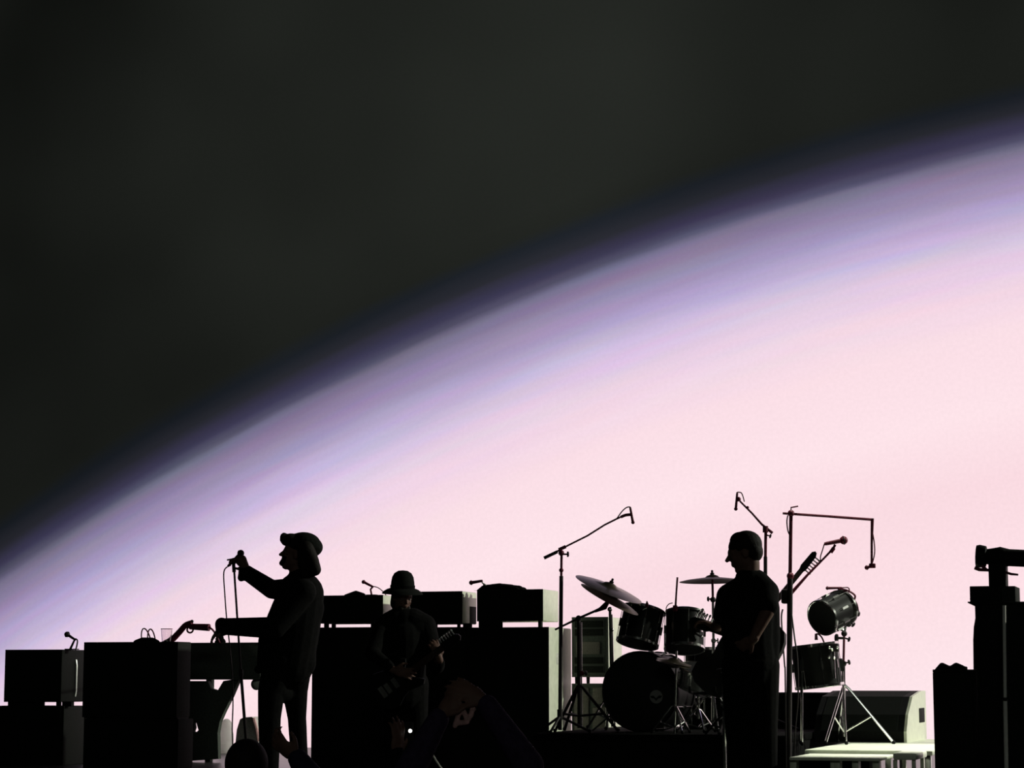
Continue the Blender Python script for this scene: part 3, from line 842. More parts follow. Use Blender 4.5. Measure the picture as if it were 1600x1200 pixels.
# its stand
sb = D(905, 1146, DK)
cs = thing('cymbal_stand', 'black tripod stand whose short arm carries the tilted crash cymbals', 'cymbal stand', (sb.x, sb.y, RZ))
top = D(904, 966, DK)
pole(cs, (sb.x, sb.y, RZ + 0.03), top, 0.0125, 'black_metal')
pole(cs, (sb.x + 0.019, sb.y + 0.002, RZ + 0.03), (top.x + 0.019, top.y + 0.002, top.z - 0.03), 0.006, 'chrome', 'inner_rod')
tripod(cs, RZ, sb, RZ + 0.34, 0.29, 0.15, 0.011, 'black_metal', 0.35)
tip = cc2 - cn2 * 0.03
MB().tube([D(867, 984, DK), top, D(936, 952, DK - 0.16), tip], [0.007, 0.009, 0.009, 0.012], 8).build('arm', 'black_metal', cs)
MB().tube([D(930, 955, DK - 0.13), D(945, 949, DK - 0.21), tip - cn2 * 0.012], [0.011, 0.018, 0.012], 10).build('tilter', 'black_metal', cs)
MB().tube([tip, cc2 + cn2 * 0.03, cc + cn * 0.01], 0.005, 8).build('cymbal_rod', 'chrome', cs)
MB().ball(top, 0.022).build('clamp', 'black_metal', cs)
MB().ball(D(909, 1052, DK), 0.02).build('clamp', 'maroon_metal', cs)
knob(cs, D(909, 1052, DK), RIGHT)
# second chrome rods left of the toms
sb2 = D(957, 1148, DK + 0.85)
s2 = thing('cymbal_stand', 'chrome straight stand rising left of the rack toms', 'cymbal stand', (sb2.x, sb2.y, RZ))
MB().tube([(sb2.x, sb2.y, RZ + 0.02), D(953, 950, DK + 0.85)], 0.011, 10).build('pole', 'black_metal', s2)
MB().tube([(sb2.x + 0.02, sb2.y, RZ + 0.02), D(956, 960, DK + 0.85)], 0.006, 10).build('inner_rod', 'chrome', s2)
tripod(s2, RZ, sb2, RZ + 0.3, 0.26, 0.6, 0.009, 'chrome')
MB().ball(D(953, 952, DK + 0.85), 0.02).build('clamp', 'chrome', s2)
MB().ball(D(956, 984, DK + 0.85), 0.016).build('clamp', 'chrome', s2)
# ride
rc = D(1113, 906, DK + 0.15)
cymbal('flat ride cymbal beside the standing guitarist', rc + UP * 0.012, UP * 1 + RIGHT * -0.015 + AWAY * 0.03, 0.25, mtl='dark_bronze')
rb = D(1114, 1146, DK + 0.15)
s3 = thing('cymbal_stand', 'straight chrome stand under the flat ride cymbal', 'cymbal stand', (rb.x, rb.y, RZ))
MB().tube([(rb.x, rb.y, RZ + 0.02), D(1115, 1000, DK + 0.15)], 0.0125, 10).build('lower_tube', 'chrome', s3)
MB().tube([D(1115, 1002, DK + 0.15), D(1114, 938, DK + 0.15)], 0.0105, 10).build('middle_tube', 'chrome', s3)
MB().tube([D(1114, 940, DK + 0.15), rc + UP * 0.03], 0.009, 10).build('upper_tube', 'maroon_metal', s3)
MB().ball(D(1114, 937, DK + 0.15), 0.022).build('clamp', 'black_metal', s3)
knob(s3, D(1113, 936, DK + 0.13), -RIGHT)
knob(s3, D(1115, 1001, DK + 0.13), RIGHT, 'chrome')
MB().ball(D(1115, 1001, DK + 0.15), 0.02).build('clamp', 'chrome', s3)
tripod(s3, RZ, rb, RZ + 0.32, 0.25, 0.9, 0.009, 'chrome')
# thin upright rod with clip on the second tom
rd = thing('clip_microphone', 'thin upright clip microphone on the rim of the second rack tom', 'microphone', D(1055, 955, DK))
MB().tube([D(1055, 956, DK), D(1056.5, 930, DK), D(1058.5, 902, DK)], [0.009, 0.007, 0.0075], 8).build('stem', 'maroon_metal', rd)
MB().box(tuple(D(1055, 951, DK) - Vector((0.016, 0.016, 0.022))), tuple(D(1055, 951, DK) + Vector((0.016, 0.016, 0.025))), 0.006).build('clip', 'maroon_metal', rd)
MB().tube(smoothpts([D(1042, 957, DK), D(1041, 950, DK), D(1045, 944, DK), D(1051, 942, DK)], 6), 0.004, 6).build('cable', 'maroon_metal', rd)
# small clip mic on tom 1
rd = thing('clip_microphone', 'small diamond-shaped clip microphone on the first rack tom', 'microphone', D(1010, 954, DK - 0.065))
MB().lathe(D(1011, 950, DK - 0.065), UP, [(0.004, 0), (0.013, 0.02), (0.012, 0.03), (0.003, 0.052)], 10).build('head', 'maroon_metal', rd)
MB().tube([D(1004, 953, DK - 0.065), D(1011, 949, DK - 0.065)], 0.005, 6).build('clip', 'chrome', rd)
# knobs right of tom 2
rd = thing('tom_clamp', 'spiky chrome clamp cluster right of the second rack tom', 'clamp', D(1096, 985, DK - 0.05))
for a_, b_ in (((1093, 975), (1092, 955)), ((1093, 965), (1098, 953)), ((1096, 972), (1100, 960)), ((1087, 990), (1096, 995)), ((1088, 985), (1093, 962))):
    MB().tube([D(*a_, DK - 0.05), D(*b_, DK - 0.05)], 0.008, 8).build('rod', 'black_metal', rd)
    MB().ball(D(*b_, DK - 0.05), 0.012).build('knob', 'chrome', rd)
MB().box(tuple(D(1091, 978, DK - 0.05) - Vector((0.022, 0.022, 0.05))), tuple(D(1091, 978, DK - 0.05) + Vector((0.022, 0.022, 0.05))), 0.01).build('bracket', 'black_metal', rd)
# bright chrome pole left of the guitarist
b0 = D(1133, 1215, 15.2)
cp = thing('straight_stand', 'bright chrome straight stand next to the standing guitarist', 'stand', (b0.x, b0.y, 0))
MB().lathe((b0.x, b0.y, 0), UP, [(0.13, 0), (0.13, 0.012), (0.03, 0.03), (0.014, 0.05)], 28).build('base', 'black_metal', cp)
MB().tube([(b0.x, b0.y, 0.03), D(1131, 1068, 15.2)], 0.0125, 12).build('lower_tube', 'chrome', cp)
MB().tube([D(1131, 1070, 15.2), D(1130, 1046, 15.2)], 0.008, 12).build('upper_tube', 'chrome', cp)
MB().ball(D(1130.5, 1050, 15.2), 0.02).build('clamp', 'chrome', cp)
MB().ball(D(1132, 1108, 15.2), 0.017).build('collar', 'black_metal', cp)
MB().lathe(D(1130, 1047, 15.2), UP, [(0.05, 0), (0.045, 0.01), (0.01, 0.014)], 18).build('holder', 'black_metal', cp)

# right-hand drums on the pale platform
DR = 15.75
rt = D(1301, 957, DR)
rax = (RIGHT * -0.60 + AWAY * -0.52 + UP * -0.28).normalized()
tt = drum('tilted_tom', 'black tom tipped steeply on the right-hand chrome stand', rt, rax, 0.122, 0.235)
MB().tube([rt - rax * 0.02 + AWAY * 0.12 - UP * 0.1, D(1319, 985, DR + 0.2)], 0.012, 8).build('mount_arm', 'chrome', tt)
ft = D(1276, 1040, DR - 0.05)
fax = (UP + RIGHT * -0.12).normalized()
fm = drum('floor_tom', 'black floor tom on chrome legs over the pale platform', ft, fax, 0.165, 0.29, root=(ft.x, ft.y, DZ))
for w in (0.3, 2.4, 4.3):
    d = Vector((math.cos(w), math.sin(w), 0))
    MB().tube([ft + d * 0.18 + UP * 0.05, ft + d * 0.185 - UP * 0.12, Vector((ft.x, ft.y, DZ + 0.01)) + d * 0.2], 0.007, 8).build('leg', 'chrome', fm)
    MB().ball(Vector((ft.x, ft.y, DZ + 0.012)) + d * 0.2, 0.014).build('rubber_foot', 'rubber', fm)
    MB().obox(ft + d * 0.175, (d, UP, d.cross(UP)), (0.014, 0.04, 0.016)).build('leg_bracket', 'chrome', fm)
sb = D(1319, 1157, DR + 0.2)
rs = thing('drum_stand', 'chrome tripod stand holding the steeply tipped tom', 'drum stand', (sb.x, sb.y, DZ))
MB().tube([(sb.x, sb.y, DZ + 0.05), D(1318, 1035, DR + 0.2)], 0.013, 10).build('lower_tube', 'chrome', rs)
MB().tube([D(1318, 1037, DR + 0.2), D(1319, 985, DR + 0.2)], 0.0085, 10).build('middle_tube', 'maroon_metal', rs)
MB().tube([D(1319, 988, DR + 0.2), D(1331, 935, DR + 0.15)], 0.011, 10).build('upper_tube', 'chrome', rs)
MB().tube(smoothpts([D(1331, 935, DR + 0.15), D(1338, 942, DR + 0.15), D(1341, 955, DR + 0.15), D(1340, 962, DR + 0.15)], 5), 0.006, 8).build('cable', 'maroon_metal', rs)
for px, py in ((1319, 990), (1318, 1037), (1332, 958), (1326, 975)):
    MB().ball(D(px, py, DR + 0.17), 0.022).build('clamp', 'black_metal', rs)
knob(rs, D(1318, 997, DR + 0.15), -RIGHT, s=1.6); knob(rs, D(1320, 997, DR + 0.15), RIGHT + UP * -0.3); knob(rs, D(1320, 1036, DR + 0.15), RIGHT + UP * 0.2)
knob(rs, D(1335, 958, DR + 0.1), RIGHT + UP * -0.2); knob(rs, D(1328, 972, DR + 0.1), RIGHT - UP * 0.8)
for fx, fy, off in ((1396, 1152, -0.1), (1290, 1160, -0.25), (1308, 1150, 0.3)):
    foot = D(fx, fy, DR + 0.2 + off); foot.z = DZ + 0.012
    topp = D(1319, 1070, DR + 0.2)
    lg = MB().tube([topp, topp.lerp(foot, 0.1) + UP * 0.01, foot], 0.010, 8).build('leg', 'chrome', rs)
    MB().ball(foot, 0.015).build('rubber_foot', 'rubber', lg)
    MB().tube([Vector((sb.x, sb.y, DZ + 0.08)), topp.lerp(foot, 0.55)], 0.007, 8).build('brace', 'chrome', rs)
microphone('slim horizontal microphone hovering above the tipped tom', D(1290, 919, DR), D(1316, 918.5, DR), 0.010, cable=[D(1315, 918.5, DR), D(1324, 918, DR), D(1327, 921, DR), D(1326, 926, DR)], ballr=0.0125)
mc = thing('mic_clip_arm', 'short curved clip arm joining slim microphone and drum stand', 'clip', D(1325, 935, DR))
MB().tube(smoothpts([D(1311, 919.5, DR), D(1317, 921, DR), D(1327, 924, DR + 0.02), D(1336, 931, DR + 0.08), D(1333, 940, DR + 0.14)], 6), 0.0075, 8).build('arm', 'maroon_metal', mc)
MB().ball(D(1311, 920, DR), 0.011).build('clip', 'maroon_metal', mc)
cm = thing('clip_microphone', 'small hooked clip microphone above the floor tom', 'microphone', D(1284, 1003, DR))
MB().tube([D(1275.5, 1000, DR), D(1275, 990, DR)], [0.012, 0.009], 10).build('head', 'maroon_metal', cm)
MB().tube(smoothpts([D(1275, 991, DR), D(1279, 991, DR), D(1284, 996, DR), D(1288, 1005, DR)], 6), 0.006, 8).build('gooseneck', 'maroon_metal', cm)
rd = thing('rim_hardware', 'dark clamp with chrome bolts at the right rim of the floor tom', 'clamp', D(1302, 1040, DR - 0.2))
MB().box(tuple(D(1303, 1012, DR - 0.21) - Vector((0.035, 0.03, 0.03))), tuple(D(1303, 1012, DR - 0.21) + Vector((0.035, 0.03, 0.03))), 0.008).build('bracket', 'black_metal', rd)
for px, py in ((1296, 1012), (1300, 1015), (1295, 1027), (1303, 1028), (1308, 1012)):
    MB().ball(D(px, py, DR - 0.243), 0.011).build('bolt', 'chrome', rd)
MB().tube([D(1302, 1015, DR - 0.2), D(1304, 1060, DR - 0.2)], 0.01, 8).build('rod', 'chrome', rd)

# ---------------------------------------------------------------- boom stands
def flat_tripod(root, base, z, spread, az, r=0.01):
    b = Vector((base[0], base[1], z))
    for k in range(3):
        w = az + k * 2 * math.pi / 3
        d = Vector((math.cos(w), math.sin(w), 0))
        lg = MB().tube([b + UP * 0.12, b + d * spread + UP * (r + 0.002)], r, 8).build('leg', 'black_metal', root)
        MB().ball(b + d * spread + UP * 0.012, 0.014, 10, 8).build('rubber_foot', 'rubber', lg)
    MB().tube([b + UP * 0.1, b + UP * 0.17], 0.02, 12).build('hub', 'black_metal', root)
# A: overhead left of the kit
dA = 16.2
b0 = D(875, 1148, dA)
sA = thing('boom_stand', 'dark overhead boom stand in front of the pale cabinet side', 'microphone stand', (b0.x, b0.y, RZ))
topA = D(877.5, 862, dA)
MB().tube([(b0.x, b0.y, RZ + 0.02), D(877, 900, dA)], 0.0145, 10).build('lower_tube', 'black_metal', sA)
MB().tube([D(877, 902, dA), topA], 0.0095, 10).build('upper_tube', 'maroon_metal', sA)
MB().ball(D(877, 891, dA), 0.017).build('collar', 'maroon_metal', sA)
MB().tube([D(850, 872, dA), D(871, 862, dA)], 0.0125, 10).build('counterweight', 'black_metal', sA)
MB().tube([D(866, 864, dA), D(886, 853, dA), D(918, 837, dA), D(945, 820, dA), D(963, 811, dA), D(976, 805, dA)], 0.0068, 8).build('boom', 'maroon_metal', sA)
MB().tube([D(873, 859, dA), D(884, 854, dA)], 0.013, 10).build('clutch', 'maroon_metal', sA)
MB().ball(D(877, 864, dA), 0.022).build('clamp', 'maroon_metal', sA)
knob(sA, D(880, 866, dA), RIGHT, s=1.1)
flat_tripod(sA, b0, RZ, 0.22, 0.5)
microphone('drooping overhead microphone at the end of the long left boom', D(989.5, 819, dA), D(984.5, 792, dA), 0.0105, ballr=0.013,
           cable=[D(984.5, 792, dA), D(979, 793, dA), D(972, 799, dA), D(964, 810, dA)])
mc = MB().tube(smoothpts([D(970, 808, dA), D(977, 805, dA), D(986, 804, dA)], 4), 0.011, 8).build('clip', 'maroon_metal', sA)
# B: overhead behind the guitarist
dB = 16.8
b0 = D(1196, 1140, dB)
sB = thing('boom_stand', 'dark boom stand rising behind the shoulder of the standing guitarist', 'microphone stand', (b0.x, b0.y, RZ))
MB().tube([(b0.x, b0.y, RZ + 0.02), D(1196, 870, dB)], 0.0145, 10).build('lower_tube', 'black_metal', sB)
MB().tube([D(1196, 872, dB), D(1196.5, 826, dB)], 0.0115, 10).build('upper_tube', 'maroon_metal', sB)
MB().tube([D(1156, 783, dB), D(1175, 802, dB), D(1190, 819, dB), D(1207, 833, dB)], [0.0075, 0.008, 0.009, 0.012], 8).build('boom', 'maroon_metal', sB)
MB().tube([D(1196, 822, dB), D(1196, 832, dB)], 0.021, 10).build('clamp', 'maroon_metal', sB)
MB().ball(D(1168, 793, dB), 0.012).build('collar', 'maroon_metal', sB)
knob(sB, D(1198, 836, dB), RIGHT - UP * 0.3, s=0.9)
MB().ball(D(1154, 780, dB), 0.018).build('clip', 'maroon_metal', sB)
flat_tripod(sB, b0, RZ, 0.25, 0.2)
microphone('overhead microphone hanging from the short boom behind the guitarist', D(1149.5, 798, dB), D(1152, 769, dB), 0.0105, ballr=0.014,
           cable=[D(1152, 769, dB), D(1158, 770, dB), D(1161, 776, dB), D(1163, 784, dB)])
# C: tall stand with crossbar
dC = 15.3
b0 = D(1232, 1240, dC)
sC = thing('boom_stand', 'tall dark stand with a long level crossbar near the tipped tom', 'microphone stand', (b0.x, b0.y, 0))
MB().tube([(b0.x, b0.y, 0.02), D(1234.5, 900, dC)], 0.0195, 12).build('lower_tube', 'black_metal', sC)
MB().tube([D(1234.5, 902, dC), D(1236, 798, dC)], 0.0125, 10).build('upper_tube', 'maroon_metal', sC)
MB().tube([D(1223, 802, dC), D(1245, 803.5, dC), D(1290, 806.5, dC), D(1364, 812, dC)], [0.008, 0.009, 0.009, 0.0095], 8).build('crossbar', 'maroon_metal', sC)
MB().tube([D(1236, 800, dC), D(1236, 793, dC), D(1247, 791, dC)], 0.0055, 8).build('wing_handle', 'maroon_metal', sC)
MB().ball(D(1236, 802, dC), 0.024).build('clamp', 'maroon_metal', sC)
MB().ball(D(1235, 900, dC), 0.026).build('collar', 'maroon_metal', sC)
MB().tube(smoothpts([D(1231, 805, dC), D(1229.5, 815, dC), D(1231, 829, dC), D(1234, 836, dC)], 5), 0.005, 6).build('cable', 'maroon_metal', sC)
MB().tube([D(1363, 810, dC), D(1362, 850, dC), D(1362, 882, dC)], [0.012, 0.0085, 0.0085], 8).build('drop_bar', 'maroon_metal', sC)
MB().tube(smoothpts([D(1363, 830, dC), D(1366, 848, dC), D(1366.5, 865, dC), D(1363, 880, dC)], 5), 0.0045, 6).build('drop_cable', 'maroon_metal', sC)
MB().box(tuple(D(1363, 884, dC) - Vector((0.022, 0.015, 0.016))), tuple(D(1363, 884, dC) + Vector((0.022, 0.015, 0.016))), 0.005).build('clip', 'maroon_metal', sC)
flat_tripod(sC, b0, 0, 0.3, 1.5, 0.013)
microphone('stubby microphone at the foot of the drop bar on the crossbar stand', D(1351, 888, dC), D(1366, 883, dC), 0.011, ballr=0.016)
# D: vocal boom from the tall stand
sD = thing('boom_stand', 'dark slanting boom reaching up right from the crossbar stand', 'microphone stand', D(1226, 945, dC + 0.05))
MB().tube([D(1224, 941, dC + 0.05), D(1240, 908, dC + 0.05), D(1262, 880, dC + 0.05), D(1302, 858, dC + 0.05)][:1] + [D(1238, 925, dC + 0.05), D(1262, 898, dC + 0.05), D(1283, 877, dC + 0.05), D(1302, 857, dC + 0.05), D(1305, 851, dC + 0.05)], [0.013, 0.013, 0.0095, 0.0075, 0.0085, 0.01], 8).build('boom', 'maroon_metal', sD)
MB().tube([D(1298, 863, dC + 0.05), D(1303, 856, dC + 0.05)], 0.014, 10).build('clutch', 'maroon_metal', sD)
MB().box(tuple(D(1229, 932, dC + 0.05) - Vector((0.035, 0.03, 0.05))), tuple(D(1229, 932, dC + 0.05) + Vector((0.035, 0.03, 0.05))), 0.012).build('clamp', 'black_metal', sD)
microphone('ball-headed vocal microphone at the end of the slanting boom', D(1324.5, 843, dC + 0.05), D(1288, 850, dC + 0.05), 0.016, ballr=0.029, mtl='maroon_metal',
           cable=[D(1288, 850, dC + 0.05), D(1285, 860, dC + 0.05), D(1282, 870, dC + 0.05), D(1282.5, 878, dC + 0.05)])
# thin hanging cables beside the tall stand
MB().tube(smoothpts([D(1223, 952, dC - 0.1), D(1221, 965, dC - 0.1), D(1223, 1000, dC - 0.1), D(1226, 1040, dC - 0.1), D(1227, 1060, dC - 0.1), D(1229, 1239, dC - 0.1)], 6), 0.006, 6).build('stand_cable', 'black_metal', label='thin dark cable hanging straight down beside the crossbar stand', cat='cable')
MB().tube(smoothpts([D(1237, 960, dC - 0.02), D(1242, 1000, dC - 0.1), D(1246, 1030, dC - 0.12), D(1247, 1090, dC - 0.15), D(1242, 1150, dC - 0.15), D(1240, 1240, dC - 0.15)], 6), 0.006, 6).build('stand_cable', 'black_metal', label='thin dark cable bowing out right of the crossbar stand', cat='cable')

# short mic on the left cabinet
sE = thing('desk_mic_stand', 'short forked microphone arm on the far left cabinet', 'microphone stand', P(110, 1015, YL + 0.1))
MB().tube([P(109, 1016, YL + 0.1), P(116, 1001, YL + 0.1), P(118, 998, YL + 0.1)], [0.012, 0.009, 0.009], 8).build('arm', 'black_metal', sE)
MB().tube(smoothpts([P(118, 998, YL + 0.1), P(121, 1001, YL + 0.1), P(120, 1009, YL + 0.1), P(118, 1016, YL + 0.1)], 5), 0.007, 8).build('cable', 'black_metal', sE)
MB().box((P(108, 1016, YL + 0.1).x - 0.03, YL + 0.07, LTOP - 0.001), (P(118, 1016, YL + 0.1).x + 0.02, YL + 0.13, LTOP + 0.008)).build('base', 'black_metal', sE)
microphone('round-headed microphone at the far left on the forked arm', P(101.5, 989, YL + 0.1), P(118, 1000, YL + 0.1), 0.013, 'black_metal', ballr=0.026)
# mic on the left amp head
sF = thing('desk_mic_stand', 'short bent microphone arm beside the brimmed hat', 'microphone stand', P(580, 930, YA + 0.12))
MB().tube([P(581, 931, YA + 0.12), P(579, 921, YA + 0.12), P(583, 916, YA + 0.12)], 0.009, 8).build('arm', 'maroon_metal', sF)
MB().box((P(577, 931, YA + 0.12).x - 0.02, YA + 0.09, HEADZ_A - 0.001), (P(585, 931, YA + 0.12).x + 0.02, YA + 0.15, HEADZ_A + 0.008)).build('base', 'black_metal', sF)
microphone('slanted maroon microphone poking up beside the brimmed hat', P(565.5, 908, YA + 0.12), P(583, 917, YA + 0.12), 0.012, ballr=0.017, cable=[P(582, 916, YA + 0.12), P(590, 918, YA + 0.12), P(597, 923, YA + 0.12), P(604, 931, YA + 0.14)])
# mic by the cloth
sG = thing('desk_mic_stand', 'tiny pale bent arm at the corner of the dark cloth', 'microphone stand', P(756, 921, YA + 0.05))
MB().tube([P(752, 907, YA + 0.05), P(754, 911, YA + 0.05), P(760, 915, YA + 0.05)], 0.007, 8).build('arm', 'grey_plastic', sG)
MB().tube([P(756, 913, YA + 0.05), P(757, 922, YA + 0.05)], 0.008, 8).build('post', 'black_metal', sG)
microphone('short level maroon microphone beside the dark cloth on the amplifier', P(733, 911, YA + 0.05), P(754, 907.5, YA + 0.05), 0.014, ballr=0.019)

# ---------------------------------------------------------------- people
def head_shapes(mb, c, fwd, up, H, neck_to=None, nose=1.0):
    f = Vector(fwd).normalized(); u = (Vector(up) - f * Vector(up).dot(f)).normalized(); s = f.cross(u)
    def L(a, b, d): return Vector(c) + (f * a + s * b + u * d) * H
    ax = (f, s, u)
    E = lambda p, r: mb.ell(L(*p), ax, [q * H for q in r])
    E((-0.05, 0, 0.13), (0.41, 0.33, 0.37))
    E((0.08, 0, -0.12), (0.29, 0.27, 0.37))
    E((0.20, 0, -0.39), (0.13, 0.15, 0.11))
    E((0.0, 0, -0.25), (0.27, 0.26, 0.22))
    mb.cap(L(0.33, 0, 0.05), L(0.43 * nose, 0, -0.10), 0.035 * H, 0.055 * H)
    for q in (-1, 1):
        mb.cap(L(0.33, q * 0.04, 0.07), L(0.27, q * 0.19, 0.07), 0.05 * H, 0.05 * H)
        E((-0.03, q * 0.32, -0.03), (0.09, 0.035, 0.13))
        E((0.24, q * 0.15, -0.10), (0.10, 0.08, 0.09))
        mb.cap(L(0.345, q * 0.035, -0.085), L(0.345, q * 0.05, -0.115), 0.03 * H, 0.03 * H)
    E((0.345, 0, -0.215), (0.045, 0.10, 0.025))
    E((0.335, 0, -0.265), (0.045, 0.09, 0.03))
    if neck_to is not None:
        mb.cap(L(-0.08, 0, -0.28), Vector(neck_to), 0.235 * H, 0.27 * H)
    return L, ax
def eyes(parent, L, ax, H):
    for q in (-1, 1):
        MB().ell(L(0.305, q * 0.13, 0.0), ax, (0.045 * H, 0.06 * H, 0.035 * H), 12, 8).build('eye', 'eye_white', parent)
def hand_shapes(mb, W, d, n, curl=0.5, thumb=1, spread=0.1, sc=1.0, r=0.0092):
    """W wrist, d pointing along the hand, n palm normal, fingers bend towards n"""
    d = Vector(d).normalized(); n = (Vector(n) - d * Vector(n).dot(d)).normalized(); s = d.cross(n)
    W = Vector(W)
    mb.ell(W + d * 0.05 * sc, (d, s, n), (0.062 * sc, 0.042 * sc, 0.017 * sc), 14, 10)
    mb.cap(W - d * 0.02, W + d * 0.03 * sc, 0.026 * sc, 0.024 * sc)
    lens = [(0.040, 0.024, 0.019), (0.045, 0.029, 0.021), (0.042, 0.027, 0.020), (0.032, 0.020, 0.017)]
    for i in range(4):
        o = (i - 1.5)
        p = W + d * (0.094 - 0.004 * abs(o)) * sc + s * o * 0.0215 * sc * thumb
        ang = curl * 0.7
        dirs = d + s * o * spread * thumb
        for k, l in enumerate(lens[i]):
            dd = (dirs.normalized() * math.cos(ang) + n * math.sin(ang)).normalized()
            q = p + dd * l * sc
            mb.cap(p, q, r * sc * (1 - 0.08 * k), r * sc * (0.95 - 0.1 * k), 10)
            p = q; ang += curl
    p = W + d * 0.025 * sc - s * 0.032 * sc * thumb
    q = p + (d * 0.6 - s * 0.6 * thumb + n * 0.35 * curl).normalized() * 0.042 * sc
    e = q + (d * 0.85 - s * 0.2 * thumb + n * 0.6 * curl).normalized() * 0.032 * sc
    mb.cap(p, q, 0.014 * sc, 0.0115 * sc, 10); mb.cap(q, e, 0.0115 * sc, 0.009 * sc, 10)
def limb(mb, pts, rs):
    for i in range(len(pts) - 1): mb.cap(pts[i], pts[i + 1], rs[i], rs[i + 1])
def shoe(parent, ankle, d, zf=0.0, mtl='rubber'):
    d = Vector(d).normalized(); s = d.cross(UP); a = Vector((ankle.x, ankle.y, zf))
    mb = MB()
    mb.ell(a + d * 0.02 + UP * 0.045, (d, s, UP), (0.075, 0.045, 0.05)).ell(a + d * 0.12 + UP * 0.032, (d, s, UP), (0.095, 0.05, 0.035)).cap(a + UP * 0.06, a + UP * 0.11, 0.05, 0.052)
    mb.obox(a + d * 0.07 + UP * 0.01, (d, s, UP), (0.13, 0.042, 0.012))
    mb.remesh(0.008, 3).build('shoe', mtl, parent)

# --- the singer
dS = 15.1
S = lambda px, py, off=0.0: D(px, py, dS + off)
k = F / dS
body = MB()
LEFT = -RIGHT
hc = S(462, 866)
hf = (LEFT * 0.96 + UP * 0.20 - AWAY * 0.1).normalized()
L, ax = head_shapes(body, hc, hf, UP * 1 + RIGHT * 0.25, 0.235, S(468, 912))
limb(body, [S(468, 905), S(466, 940), S(455, 990), S(450, 1030)], [0.085, 0.14, 0.13, 0.12])
sh_f, sh_n = S(455, 922, 0.14), S(474, 926, -0.16)
el_f, wr_f = S(425, 921, 0.10), S(385, 892, -0.02)
limb(body, [S(466, 922), sh_f, el_f, wr_f], [0.08, 0.06, 0.045, 0.03])
el_n, wr_n = S(430, 981, -0.22), S(352, 978, -0.10)
limb(body, [S(468, 924), sh_n, el_n, wr_n], [0.08, 0.06, 0.045, 0.03])
MT, MB_ = S(377, 866, -0.02), S(357, 880, -0.02)       # microphone axis
hd = (S(373, 866, -0.02) - wr_f).normalized()
hand_shapes(body, wr_f - hd * 0.0 + Vector((0, 0, 0.0)), (S(371, 874, -0.02) - wr_f), AWAY * -0.4 + LEFT, curl=0.95, thumb=1, spread=0.02, sc=0.95, r=0.0105)
body.ell(S(377, 876, -0.02), (RIGHT, AWAY, UP), (0.040, 0.034, 0.042))
body.cap(S(379, 878, -0.02), wr_f, 0.034, 0.030)
hand_shapes(body, wr_n, (S(334, 992, -0.06) - wr_n), AWAY * 0.6 - UP, curl=0.35, thumb=-1, spread=0.1)
kn1, kn2, an1, an2 = S(421, 1122, -0.08), S(464, 1122, 0.06), S(421, 1214, -0.08), S(470, 1214, 0.08)
limb(body, [S(440, 1045, -0.05), kn1, an1], [0.075, 0.055, 0.04])
limb(body, [S(458, 1045, 0.05), kn2, an2], [0.07, 0.048, 0.038])
limb(body, [an1, S(421, 1228, -0.08)], [0.04, 0.04]); limb(body, [an2, S(470, 1228, 0.08)], [0.04, 0.04])
singer = body.remesh(0.007, 3).build('person', 'skin', label='singer in a dark cap and loose jacket gripping a microphone on its stand', cat='person')
eyes(singer, L, ax, 0.235)
j = MB()
limb(j, [S(470, 908), S(469, 930), S(461, 985), S(452, 1040)], [0.10, 0.165, 0.17, 0.165])
limb(j, [S(480, 920), S(484, 950), S(472, 1000), S(469, 1036)], [0.09, 0.10, 0.10, 0.11])
limb(j, [S(448, 930), S(438, 960), S(424, 1000), S(424, 1036)], [0.07, 0.08, 0.09, 0.10])
limb(j, [S(462, 918), sh_f, el_f, S(384, 894, -0.01)], [0.10, 0.085, 0.066, 0.052])
j.cap(S(386, 893, 0.0), S(378, 899, 0.0), 0.042, 0.028)
j.cap(S(383, 886, -0.01), S(377, 903, -0.01), 0.026, 0.026)
limb(j, [S(470, 920), sh_n, el_n, S(352, 979, -0.11)], [0.10, 0.088, 0.075, 0.058])
j.cap(S(346, 975, -0.10), S(347, 984, -0.10), 0.045, 0.045)
j.cap(S(404, 1046, -0.05), S(486, 1042, 0.05), 0.03, 0.03)
j.remesh(0.008, 3).build('jacket', 'black_cloth', singer)
j = MB()
limb(j, [S(440, 1030, -0.05), S(424, 1080, -0.07), S(421, 1122, -0.08), S(421, 1222, -0.08)], [0.13, 0.092, 0.078, 0.06])
limb(j, [S(460, 1030, 0.05), S(461, 1080, 0.06), S(464, 1122, 0.06), S(470, 1222, 0.08)], [0.13, 0.088, 0.064, 0.056])
j.cap(S(440, 1030, -0.04), S(458, 1030, 0.04), 0.14, 0.14)
j.cap(S(436, 1082, -0.05), S(453, 1084, 0.05), 0.07, 0.07)
j.remesh(0.008, 3).build('trousers', 'black_cloth', singer)
j = MB()      # cap with a drooping peak
f_, u_ = hf, (UP - hf * hf.dot(UP)).normalized(); s_ = f_.cross(u_)
ax0 = (RIGHT, AWAY, UP)
j.ell(S(474, 849), ax0, (0.118, 0.115, 0.078)).ell(S(486, 855), ax0, (0.082, 0.108, 0.07)).ell(S(497, 857), ax0, (0.032, 0.085, 0.03))
j.ell(S(455, 842), ax0, (0.062, 0.105, 0.038))
j.ell(S(447, 845), ax0, (0.036, 0.088, 0.036)).ell(S(444, 840), ax0, (0.028, 0.085, 0.034)).cap(S(443, 843, -0.05), S(443, 843, 0.05), 0.026, 0.026)
j.remesh(0.007, 3).build('cap', 'felt', singer)
j = MB()
for q in (-0.085, -0.05, 0.0, 0.05, 0.085):
    limb(j, [S(478, 858, q), S(487, 876, q * 1.05), S(492, 890, q * 1.05), S(488, 897, q)], [0.06, 0.05, 0.044, 0.022])
